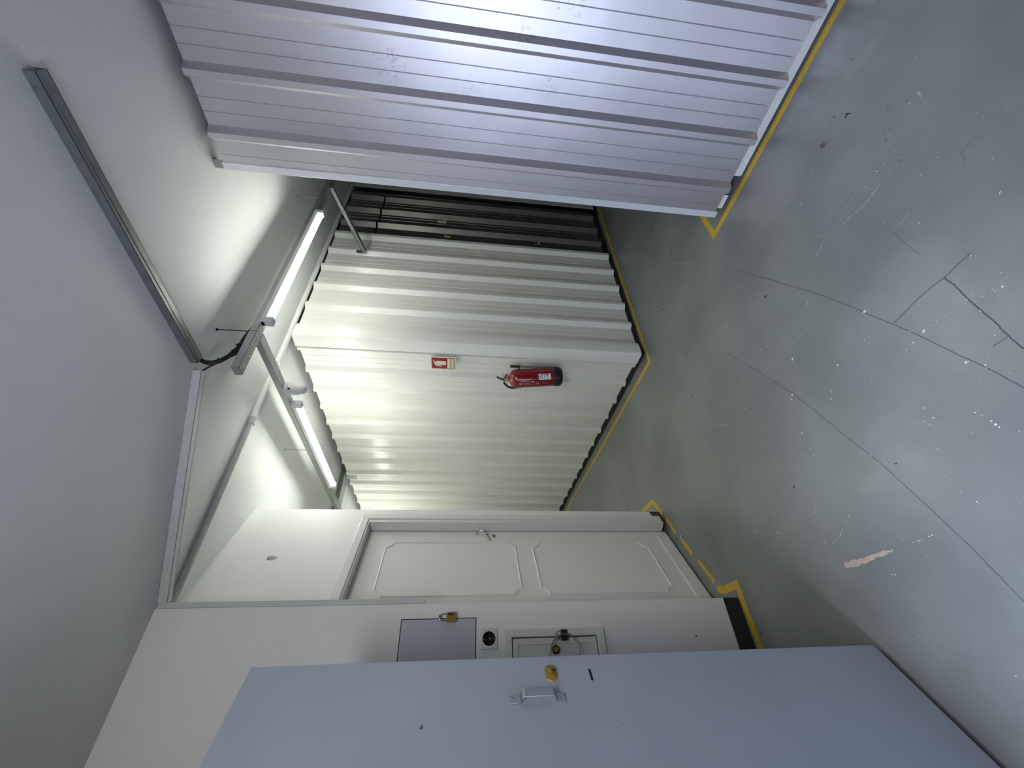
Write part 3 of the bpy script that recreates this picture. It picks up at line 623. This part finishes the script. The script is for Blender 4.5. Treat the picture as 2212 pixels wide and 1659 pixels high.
# ceiling conduit
cdt = empty('ceiling_conduit', (2.0, 2.258, 2.66), 'painted round conduit along the ceiling above the white partition edge', 'pipe')
bm = BM(); tube(bm, [(0.47,2.236,2.682),(1.475,2.256,2.682)], 0.0155, 16); obj('thin_pipe', bm, M['pvc'], cdt, smooth=True, label='grey unpainted length')
bm = BM(); tube(bm, [(1.462,2.256,2.681),(1.508,2.257,2.681)], 0.0205, 18); obj('coupling', bm, M['pvc'], cdt, smooth=True)
bm = BM(); tube(bm, [(1.50,2.257,2.685),(1.96,2.258,2.685)], 0.0165, 16); obj('middle_pipe', bm, M['pvc_white'], cdt, smooth=True)
bm = BM(); tube(bm, [(1.955,2.258,2.680),(7.1,2.262,2.680)], 0.0200, 18); obj('thick_pipe', bm, M['pvc_white'], cdt, smooth=True)
bm = BM(); lathe(bm, V((1.956,2.240,2.684)), -X, [(0,0),(0.004,0),(0,0.003)], 10); obj('screw', bm, M['black'], cdt)

# ------------------------------------------------------------------ fire extinguisher and its sign
ex = empty('fire_extinguisher', (2.105,2.43,0.64), 'red fire extinguisher with black base hung slightly tilted on the white partition', 'extinguisher')
EB = V((2.108,2.428,0.654)); ET = V((2.108,2.492,1.075)); ed = (ET-EB).normalized()
R_ = 0.0735
prof = [(0.0,0.03),(R_*0.93,0.03),(R_,0.036),(R_,0.352),(R_*0.985,0.372),(R_*0.90,0.390),(R_*0.74,0.405),(R_*0.5,0.414),(0.022,0.418),(0.020,0.424)]
bm = BM(); lathe(bm, EB, ed, prof, 48); cyl = obj('cylinder', bm, M['red'], ex, smooth=True, auto=50)
bm = BM(); lathe(bm, EB, ed, [(0,0),(0.048,0.0),(0.060,0.004),(0.072,0.020),(0.0765,0.032),(0.0765,0.064),(0.0738,0.066)], 48); obj('foot', bm, M['black'], ex, smooth=True)
nk = EB+ed*0.422
bm = BM(); lathe(bm, nk, ed, [(0.0,-0.004),(0.020,-0.004),(0.020,0.010),(0.014,0.014),(0.014,0.030),(0.010,0.040),(0,0.042)], 24); obj('valve', bm, M['valve'], ex, smooth=True)
# frame on the extinguisher: fv faces the camera side, fs across
fv = (EYE-nk); fv = (fv-ed*fv.dot(ed)).normalized(); fs = ed.cross(fv).normalized()      # fs: to the viewer's right
def EP(s, h, d=0.0): return nk+fs*s+ed*h+fv*d
def lever(pts, w_, t):
    bm = BM(); P = smooth_path([EP(*p) for p in pts], 5)
    prev = None
    for i, p in enumerate(P):
        d = (P[min(i+1, len(P)-1)]-P[max(i-1, 0)]).normalized(); nn = d.cross(fv).normalized()
        ring = [bm.verts.new(p+fv*w_*a+nn*t*b) for a, b in ((-1,-1),(1,-1),(1,1),(-1,1))]
        if prev:
            for k in range(4): bm.faces.new((prev[k], prev[(k+1) % 4], ring[(k+1) % 4], ring[k]))
        else: bm.faces.new(ring)
        prev = ring
    bm.faces.new(prev[::-1]); return bm
obj('carry_handle', lever([(0.030,0.004),(0.034,0.012),(0.022,0.022),(0.002,0.034),(-0.010,0.040)], 0.011, 0.0065), M['black'], ex, bevel=0.001)
obj('lever', lever([(-0.008,0.036),(0.000,0.050),(0.004,0.062),(0.012,0.078),(0.024,0.090)], 0.012, 0.0080), M['black'], ex, bevel=0.0015)
bm = BM(); rg = [EP(0.028+0.012*math.cos(2*PI*k/24), 0.062+0.012*math.sin(2*PI*k/24), 0.006) for k in range(24)]; tube(bm, rg, 0.0011, 6, closed=True); obj('safety_pin_ring', bm, M['steel'], ex, smooth=True)
bm = BM(); tube(bm, [EP(-0.004,0.030), EP(-0.024,0.032)], 0.0075, 12); obj('hose_nut', bm, M['chrome'], ex, smooth=True)
hs = [EP(-0.020,0.036), EP(-0.034,0.034), EP(-0.052,0.018), EP(-0.066,-0.004,-0.006), EP(-0.072,-0.05,-0.045), EP(-0.05,-0.20,-0.075), EP(-0.02,-0.30,-0.080)]
bm = BM(); tube(bm, smooth_path(hs, 6), 0.0088, 12); obj('hose', bm, M['black'], ex, smooth=True)
# label on the curved surface
def on_tank(a, h, r=R_+0.0006): return EB+ed*h+(fv*math.cos(a)+fs*math.sin(a))*r
def patch(bm, a0, a1, h0, h1, r=R_+0.0006, n=10):
    prev = None
    for k in range(n+1):
        a = a0+(a1-a0)*k/n; q = (bm.verts.new(on_tank(a, h0, r)), bm.verts.new(on_tank(a, h1, r)))
        if prev: bm.faces.new((prev[0], q[0], q[1], prev[1]))
        prev = q
bm = BM(); patch(bm, -0.28, 0.36, 0.095, 0.190); st = obj('inspection_label', bm, M['paper'], ex, solid=0.0004, label='white inspection sticker with three coloured dots')
for k, mm_ in enumerate(('orange', 'orange', 'green')):
    bm = BM(); cc = (0.24, 0.162-0.020*k)
    vs = [bm.verts.new(on_tank(cc[0]+0.0072*math.cos(2*PI*j/18)/R_, cc[1]+0.0072*math.sin(2*PI*j/18), R_+0.0012)) for j in range(18)]; bm.faces.new(vs)
    obj('printed_dot', bm, M[mm_], st)
for k in range(3):
    bm = BM(); patch(bm, -0.18, 0.12, 0.160-0.020*k, 0.164-0.020*k, R_+0.0011, 4); obj('printed_line', bm, M['print_grey'], st)
bm = BM(); patch(bm, -0.20, 0.20, 0.172, 0.182, R_+0.0011, 4); obj('printed_line', bm, M['print_grey'], st)
bm = BM(); patch(bm, -0.82, -0.10, 0.343, 0.344, R_+0.0008, 8); ip = obj('printed_frame', bm, M['print_light'], ex, label='faint pale printed instruction panel')
for h0_, h1_, a0_, a1_ in ((0.2225,0.2235,-0.82,-0.10),(0.2225,0.344,-0.11,-0.10),(0.243,0.336,-0.24,-0.16),(0.262,0.328,-0.38,-0.31),(0.330,0.338,-0.80,-0.5),(0.318,0.323,-0.78,-0.46),(0.300,0.303,-0.80,-0.5),(0.292,0.295,-0.80,-0.52),(0.280,0.283,-0.76,-0.48),(0.272,0.274,-0.8,-0.46),(0.262,0.265,-0.8,-0.5),(0.228,0.250,-0.50,-0.36),(0.206,0.208,-0.8,-0.42),(0.190,0.200,-0.72,-0.58),(0.150,0.151,-0.8,-0.36),(0.126,0.127,-0.8,-0.36)):
    bm = BM(); patch(bm, a0_, a1_, h0_, h1_, R_+0.0008, 5); obj('printed_line', bm, M['print_light'], ip)
bm = BM(); tube(bm, [(2.170,2.396,0.70),(2.170,2.408,1.000)], 0.0075, 12); hz = obj('discharge_hose', bm, M['cable_grey'], ex, smooth=True)
bm = BM(); tube(bm, [(2.170,2.408,0.992),(2.170,2.411,1.066)], 0.0105, 14); obj('nozzle', bm, M['black'], hz, smooth=True)
bm = BM(); box(bm, (2.172,2.400,0.985), (2.199,2.45,0.997)); obj('wall_bracket', bm, M['steel'], ex, bevel=0.001)

# extinguisher sign; it faces -x, so the reader's right is -y
sg = empty('safety_sign', (2.168,2.415,1.487), 'small red and cream fire extinguisher sign above the extinguisher', 'sign')
SX = 2.172; yl, yr, zt, zb = 2.488, 2.3435, 1.677, 1.487
bm = BM(); box(bm, (SX,yr,zb), (SX+0.004,yl,zt)); bd = obj('board', bm, M['sign_edge'], sg, bevel=0.0008)
def rect(bm, u0, u1, v0, v1, d=0.0006):      # u from the reader's left 0..1, v from the bottom 0..1
    y0 = yl+(yr-yl)*u0; y1 = yl+(yr-yl)*u1; z0 = zb+(zt-zb)*v0; z1 = zb+(zt-zb)*v1
    box(bm, (SX-d, min(y0,y1), z0), (SX+0.0005, max(y0,y1), z1))
def poly(bm, pts, d):
    prism(bm, [(SX-d, yl+(yr-yl)*u, zb+(zt-zb)*v) for u, v in pts], (d, 0, 0))
bm = BM(); rect(bm, 0.07, 0.91, 0.07, 0.965); obj('red_field', bm, M['sign_red'], sg)
bm = BM(); rect(bm, 0.10, 0.86, 0.095, 0.345, 0.0012); obj('caption_field', bm, M['cream'], sg)
bm = BM(); poly(bm, [(0.36,0.405),(0.66,0.405),(0.665,0.77),(0.62,0.80),(0.56,0.835),(0.53,0.85),(0.50,0.85),(0.46,0.83),(0.40,0.80),(0.355,0.77)], 0.0012)
poly(bm, [(0.50,0.85),(0.55,0.85),(0.68,0.885),(0.75,0.905),(0.745,0.925),(0.66,0.908),(0.50,0.875)], 0.0012)
poly(bm, [(0.585,0.85),(0.71,0.862),(0.705,0.875),(0.585,0.865)], 0.0012)
poly(bm, [(0.54,0.862),(0.50,0.885),(0.33,0.825),(0.295,0.80),(0.235,0.585),(0.225,0.560),(0.29,0.560),(0.31,0.60),(0.345,0.79),(0.38,0.815)], 0.0012)
obj('extinguisher_pictogram', bm, M['cream'], sg)
fc = bpy.data.curves.new('caption', 'FONT'); fc.body = 'Extintor'; fc.size = 0.036; fc.align_x = 'CENTER'; fc.align_y = 'CENTER'; fc.extrude = 0.0003
to = bpy.data.objects.new('caption_tmp', fc); COL.objects.link(to)
bpy.context.view_layer.update()
me = bpy.data.meshes.new_from_object(to.evaluated_get(bpy.context.evaluated_depsgraph_get())); bpy.data.objects.remove(to)
me.name = 'caption'; me.materials.clear(); me.materials.append(M['sign_text'])
tx = bpy.data.objects.new('caption', me); COL.objects.link(tx)
tm = Matrix(((0,0,-1,0),(-1,0,0,0),(0,1,0,0),(0,0,0,1)))
me.transform(tm); me.transform(Matrix.Translation((0,0,0)))
tx.parent = sg; tx.location = V((SX-0.0014, yl+(yr-yl)*0.48, zb+(zt-zb)*0.22))-WORLD[sg.name]

# ------------------------------------------------------------------ floor markings (painted tape)
def strip_poly(pts, w_, z=0.0012):
    """flat ribbon along a floor polyline with mitred corners"""
    P = [V((p[0], p[1], 0)) for p in pts]; bm = BM(); L = []; Rr = []
    for i, p in enumerate(P):
        if i == 0: d = (P[1]-P[0]).normalized(); n = V((-d.y, d.x, 0)); k = 1
        elif i == len(P)-1: d = (P[-1]-P[-2]).normalized(); n = V((-d.y, d.x, 0)); k = 1
        else:
            d0 = (p-P[i-1]).normalized(); d1_ = (P[i+1]-p).normalized(); n0 = V((-d0.y, d0.x, 0)); n1 = V((-d1_.y, d1_.x, 0))
            n = (n0+n1).normalized(); k = min(1/max(n.dot(n0), 0.25), 3)
        L.append(p+n*(w_/2*k)); Rr.append(p-n*(w_/2*k))
    for i in range(len(P)-1):
        q = [L[i], L[i+1], Rr[i+1], Rr[i]]
        lo_ = [bm.verts.new(v) for v in q]; hi_ = [bm.verts.new(v+Z*z) for v in q]
        bm.faces.new(hi_); bm.faces.new(lo_[::-1])
        for a in range(4): bm.faces.new((lo_[a], lo_[(a+1) % 4], hi_[(a+1) % 4], hi_[a]))
    bmesh.ops.remove_doubles(bm, verts=bm.verts, dist=0.0003)
    return bm
def tape(pts, w_, label, group=None):
    return obj('floor_tape', strip_poly(pts, w_), M['yellow'], label=label, cat='floor tape', group=group)
tape([(2.176,-5.3),(2.176,0.139),(2.182,1.182),(2.6,1.176),(6.9,1.17)], 0.036, 'yellow tape line around the foot of the silver partition')
tape([(2.146,6.9),(2.142,5.13),(2.130,2.232),(3.3,2.232),(4.37,2.214),(6.9,2.2)], 0.032, 'yellow tape line around the foot of the white partitions')
tape([(1.243,3.9),(1.236,2.99),(1.228,2.775),(1.095,2.686)], 0.032, 'yellow tape corner at the far end of the white door')
G_ = 'short yellow tape dashes in front of the white door'
tape([(1.056,2.652),(0.925,2.582)], 0.028, 'short yellow tape dash next to the far tape corner', G_)
tape([(0.866,2.532),(0.752,2.457)], 0.028, 'middle one of the three short yellow dashes before the white door', G_)
tape([(0.706,2.420),(0.560,2.322)], 0.028, 'short yellow dash before the white door beside the near wall corner', G_)
tape([(0.530,2.318),(0.506,2.262),(0.505,2.135),(0.236,2.128),(-0.55,2.105)], 0.038, 'yellow tape line bent around the foot of the near wall')

# ------------------------------------------------------------------ wear of the floor
CHIPS=[(1.104,0.835,0.0057),(0.893,0.817,0.0021),(0.897,0.787,0.0031),(0.904,0.742,0.0046),(0.904,0.748,0.0021),(0.903,0.718,0.0016),(0.901,0.699,0.0016),(1.017,0.88,0.0021),(1.023,0.898,0.0021),(1.012,0.904,0.0013),(1.02,1.033,0.0042),(0.954,1.116,0.0029),(0.934,1.134,0.0028),(0.913,1.151,0.001),(0.902,1.161,0.001),(0.942,1.061,0.0015),(1.066,1.186,0.0016),(1.19,1.183,0.006),(1.191,1.212,0.0018),(1.344,1.244,0.0033),(1.344,1.261,0.0028),(1.28,1.155,0.0023),(1.3,1.188,0.0018),(1.439,1.393,0.0031),(1.429,1.43,0.0026),(1.415,1.44,0.0035),(1.363,1.3,0.0021),(1.661,1.421,0.0045),(0.712,0.89,0.0025),(0.679,0.915,0.0017),(0.661,0.905,0.0016),(0.672,0.886,0.0026),(0.608,0.784,0.0015),(0.624,0.791,0.0021),(0.585,0.776,0.0026),(0.572,0.774,0.0039),(0.563,0.772,0.0026),(0.545,0.791,0.0),(0.859,0.535,0.0033),(0.871,0.553,0.0017),(0.861,0.552,0.0013),(0.872,0.58,0.0017),(0.988,0.525,0.0022),(0.979,0.518,0.0009),(1.193,0.54,0.0023),(1.302,0.599,0.0021),(1.07,0.379,0.0026),(1.067,0.383,0.0017),(0.715,0.692,0.0023),(0.707,0.695,0.0016),(0.751,0.721,0.0036),(0.75,0.715,0.0017),(0.843,0.608,0.002),(1.099,0.772,0.0016),(1.138,0.781,0.0013),(1.156,0.785,0.001),(1.102,0.784,0.0008),(1.134,0.805,0.0012),(1.204,0.897,0.0016),(1.191,0.957,0.0016),(0.823,0.964,0.0016),(0.679,1.127,0.0029),(1.063,1.277,0.0051),(1.05,1.292,0.0037),(1.042,1.301,0.0023),(1.067,0.831,0.001),(0.687,0.728,0.0013),(0.608,0.818,0.0011),(0.729,0.672,0.001),(0.702,0.677,0.0009),(0.901,0.505,0.0),(0.892,0.513,0.0013),(0.59,0.934,0.0016),(0.829,1.333,0.0026),(0.825,1.382,0.0026),(0.797,1.336,0.0016),(1.433,1.778,0.0028),(1.358,1.656,0.0022),(1.813,1.857,0.0037),(1.193,1.557,0.0031),(1.323,1.497,0.0021),(1.097,1.504,0.0016),(0.771,1.2,0.0016),(0.837,1.196,0.0016),(0.663,0.666,0.0013),(0.766,0.627,0.0016),(0.895,0.59,0.0011),(0.895,0.608,0.0015),(1.514,0.779,0.0028),(1.486,0.767,0.0011),(1.686,0.998,0.0026),(1.727,1.09,0.0021),(1.144,0.6,0.001),(1.014,0.515,0.0009),(1.021,0.46,0.0009),(1.019,0.495,0.0007),(1.46,0.555,0.002),(1.473,0.557,0.0022),(1.806,0.778,0.0033),(1.706,0.745,0.0032),(1.529,0.695,0.0013),(0.868,1.04,0.001),(0.904,0.985,0.001),(0.879,0.973,0.001),(0.76,1.006,0.001),(0.872,1.166,0.0016),(0.902,1.333,0.0033),(1.731,1.214,0.0023),(0.531,0.745,0.0013),(0.899,0.675,0.001),(1.016,0.764,0.0013),(0.935,0.773,0.0016),(0.669,0.948,0.0008),(1.189,1.087,0.0013),(1.296,1.025,0.0012),(0.409,1.197,0.0016),(0.391,1.172,0.0018),(0.39,1.161,0.0015),(0.39,1.151,0.0029),(0.389,1.144,0.0015),(0.389,1.133,0.0009),(0.39,1.115,0.0029),(0.39,1.105,0.0026),(0.326,1.289,0.0029),(0.33,1.299,0.0021),(0.158,1.325,0.0015),(0.249,1.463,0.0009),(0.638,1.448,0.0021),(0.628,1.453,0.0015),(0.616,1.46,0.0025),(0.608,1.465,0.0023),(0.613,1.444,0.0012),(0.609,1.43,0.0016),(0.543,1.33,0.0025),(0.538,1.338,0.0016),(0.513,1.388,0.0019),(0.507,1.397,0.002),(0.499,1.407,0.0021),(0.491,1.443,0.0022),(0.486,1.454,0.0022),(0.499,1.491,0.0023),(0.505,1.493,0.0013),(0.444,1.508,0.0024),(0.437,1.506,0.0016),(0.741,1.643,0.0025),(0.888,1.875,0.0027),(0.616,1.708,0.0034),(0.609,1.7,0.0024),(0.472,1.892,0.0027),(0.429,1.924,0.0029),(0.425,0.939,0.0023),(0.42,0.937,0.0015),(0.384,0.854,0.0011),(0.463,0.957,0.0013),(0.466,0.96,0.0012),(0.518,0.963,0.0016),(0.517,0.949,0.0009),(0.891,2.535,0.0093),(0.877,2.54,0.0088),(0.616,2.397,0.0045),(0.348,1.159,0.0013),(0.65,1.306,0.0015),(1.052,2.515,0.0028),(0.67,1.835,0.0029),(0.667,1.855,0.0028),(0.657,1.834,0.0022),(0.041,1.131,0.0017),(0.058,1.167,0.0011),(0.278,1.084,0.0007),(1.203,2.568,0.0039),(1.175,2.576,0.0039),(0.855,1.52,0.0021),(0.831,1.507,0.002),(0.805,1.489,0.0016),(0.791,1.434,0.0018),(0.775,1.419,0.0016),(1.54,0.281,0.0034),(1.531,0.282,0.0031),(1.522,0.284,0.0016),(1.479,0.308,0.0015),(1.491,0.295,0.001),(1.471,0.32,0.0014),(1.455,0.348,0.0014),(1.459,0.341,0.0014),(1.53,0.415,0.0016),(1.535,0.408,0.0018),(1.465,0.429,0.0019),(1.422,0.439,0.0016),(1.424,0.456,0.0018),(1.468,0.473,0.0018),(1.469,0.477,0.0012),(1.472,0.501,0.002),(1.47,0.51,0.0016),(1.427,0.48,0.0013),(1.428,0.485,0.0012),(1.732,0.538,0.0015),(1.573,0.411,0.0014),(1.598,0.372,0.0012),(1.494,0.451,0.001),(1.648,0.208,0.0018),(1.216,0.361,0.0011),(1.772,0.629,0.0025),(1.309,0.386,0.002),(1.943,0.384,0.0016),(1.961,0.414,0.0015),(2.017,0.362,0.001),(1.545,0.311,0.0014),(1.506,0.318,0.0008),(1.503,0.358,0.0016),(1.575,0.349,0.0007),(1.543,0.503,0.0012),(1.441,0.392,0.0008),(1.314,0.443,0.0014),(1.161,0.329,0.0015)]
BLACK=[(1.548,1.126,0.006),(2.302,1.855,0.0074),(0.614,1.069,0.0031),(1.952,2.217,0.0047),(1.545,1.904,0.0048),(1.889,2.406,0.0039),(1.404,1.055,0.0018),(0.74,1.505,0.005),(0.681,1.656,0.0034),(0.575,1.4,0.0015),(0.278,2.084,0.0043),(1.253,2.647,0.0036),(0.7,1.992,0.0017),(1.778,0.418,0.0052),(1.766,0.413,0.0033),(1.776,0.427,0.0037),(1.834,0.446,0.0027),(1.83,0.466,0.0023),(1.882,0.509,0.0022),(1.876,0.41,0.0015),(1.981,0.392,0.0012),(1.969,0.403,0.0009),(1.678,0.362,0.0012),(1.617,0.344,0.0023),(1.561,0.308,0.0021),(1.932,0.28,0.003),(1.778,0.514,0.0012)]
CRACKS=[([(1.878,1.203),(1.68,1.102),(1.432,0.981),(1.315,0.926),(1.155,0.858),(1.082,0.832),(0.986,0.793),(0.9,0.76),(0.756,0.712),(0.687,0.688),(0.615,0.669)],0.0022),([(0.993,0.788),(1.0,0.684),(0.994,0.605),(0.995,0.566),(0.995,0.519)],0.0022),([(0.994,0.605),(0.947,0.603),(0.881,0.606),(0.781,0.606),(0.744,0.608),(0.695,0.607)],0.004),([(0.744,0.608),(0.745,0.648)],0.002),([(1.549,1.511),(1.347,1.404),(1.225,1.347),(1.057,1.269),(0.922,1.218),(0.792,1.173),(0.678,1.128),(0.624,1.109),(0.597,1.101),(0.52,1.08),(0.433,1.056),(0.354,1.035),(0.28,1.019),(0.186,1.0)],0.0016),([(1.247,0.602),(1.189,0.605),(1.107,0.602)],0.0012),([(1.503,0.589),(1.503,0.642),(1.501,0.709)],0.0012),([(1.25,0.297),(1.255,0.325),(1.256,0.351)],0.0014),([(1.256,0.351),(1.224,0.362)],0.001)]
SCRATCH=[([(1.426,0.526),(1.422,0.568),(1.423,0.607)],0.004),([(1.423,0.607),(1.436,0.648),(1.443,0.686)],0.003),([(1.247,0.541),(1.247,0.602)],0.0015),([(1.465,0.789),(1.454,0.834)],0.003),([(1.241,1.033),(1.245,1.154)],0.001),([(2.965,1.559),(2.796,1.573),(2.603,1.578),(2.47,1.566),(2.392,1.522),(2.286,1.44),(2.229,1.407)],0.005),([(1.262,1.8),(1.228,1.758),(1.196,1.718)],0.004),([(1.329,0.979),(1.32,0.994)],0.003),([(1.555,1.81),(1.532,1.842)],0.003),([(0.614,1.703),(0.555,1.65)],0.001),([(0.541,1.335),(0.516,1.386),(0.499,1.41),(0.491,1.443)],0.0012),([(0.989,2.003),(0.985,2.105)],0.001),([(1.534,0.407),(1.529,0.418)],0.004),([(1.42,0.434),(1.421,0.443)],0.004),([(1.472,0.494),(1.471,0.512)],0.004),([(1.429,0.473),(1.43,0.486)],0.003)]
PINK=[(0.412,1.458),(0.409,1.418),(0.404,1.372),(0.403,1.32),(0.401,1.278),(0.394,1.248),(0.39,1.251),(0.388,1.28),(0.386,1.333),(0.387,1.402),(0.396,1.461)]
BROWN=(1.798,0.539,0.014)

rnd = random.Random(11)
bm = BM()
def blob(bm, x, y, r, z=0.0011, el=1.0, n=9):
    a0 = rnd.uniform(0, PI); vs = []
    for k in range(n):
        a = 2*PI*k/n; rr = r*rnd.uniform(0.6, 1.15); dx, dy = math.cos(a)*rr*el, math.sin(a)*rr
        vs.append(bm.verts.new((x+dx*math.cos(a0)-dy*math.sin(a0), y+dx*math.sin(a0)+dy*math.cos(a0), z)))
    bm.faces.new(vs)
for x, y, r in CHIPS: blob(bm, x, y, r*0.85, el=1.35)
for _ in range(150):
    x = rnd.uniform(0.0, 2.05); y = rnd.uniform(0.1, 2.6)
    if y > 1.4 and x < 0.45+0.0: continue
    blob(bm, x, y, rnd.uniform(0.0005, 0.0013), n=6)
obj('paint_chips', bm, M['chip'], floor, kind='stuff')
bm = BM()
for x, y, r in BLACK: blob(bm, x, y, r, 0.0013, 1.5)
obj('black_spatter', bm, M['black_spot'], floor, kind='stuff')
for pts, w_ in CRACKS:
    P = [V((*p, 0)) for p in pts]; P = smooth_path(P, 6)
    P = [V((p.x+rnd.uniform(-1,1)*w_*0.4, p.y+rnd.uniform(-1,1)*w_*0.4, 0)) for p in P]
    obj('floor_crack', strip_poly([(p.x, p.y) for p in P], w_*0.8, 0.0008), M['crack' if w_ > 0.0015 else 'crack_faint'], floor)
for pts, w_ in SCRATCH:
    P = smooth_path([V((*p, 0)) for p in pts], 5)
    bm = BM()
    for p in P:
        blob(bm, p.x+rnd.uniform(-1,1)*w_*0.3, p.y+rnd.uniform(-1,1)*w_*0.3, w_*rnd.uniform(0.3,0.9), 0.0010, 1.8, 7)
    t = strip_poly([(p.x, p.y) for p in P], w_*0.35, 0.0009)
    t.verts.ensure_lookup_table(); mp = [bm.verts.new(v.co) for v in t.verts]
    for f_ in t.faces: bm.faces.new([mp[v.index] for v in f_.verts])
    t.free(); obj('floor_scratch', bm, M['scratch'], floor)
bm = BM(); n = len(PINK); vs = []
for i in range(n):
    a = V((*PINK[i],0)); b = V((*PINK[(i+1) % n],0))
    for k in range(4):
        p = a.lerp(b, k/4); vs.append(bm.verts.new((p.x+rnd.uniform(-1,1)*0.003, p.y+rnd.uniform(-1,1)*0.003, 0.0012)))
bm.faces.new(vs); bmesh.ops.triangulate(bm, faces=bm.faces); obj('floor_gouge', bm, M['chip_pink'], floor)
bm = BM()
for _ in range(26): blob(bm, BROWN[0]+rnd.gauss(0,1)*BROWN[2]*0.5, BROWN[1]+rnd.gauss(0,1)*BROWN[2]*0.5, BROWN[2]*rnd.uniform(0.1,0.35), 0.0009+0.00001*_)
obj('brown_stain', bm, M['brown_spot'], floor, kind='stuff')
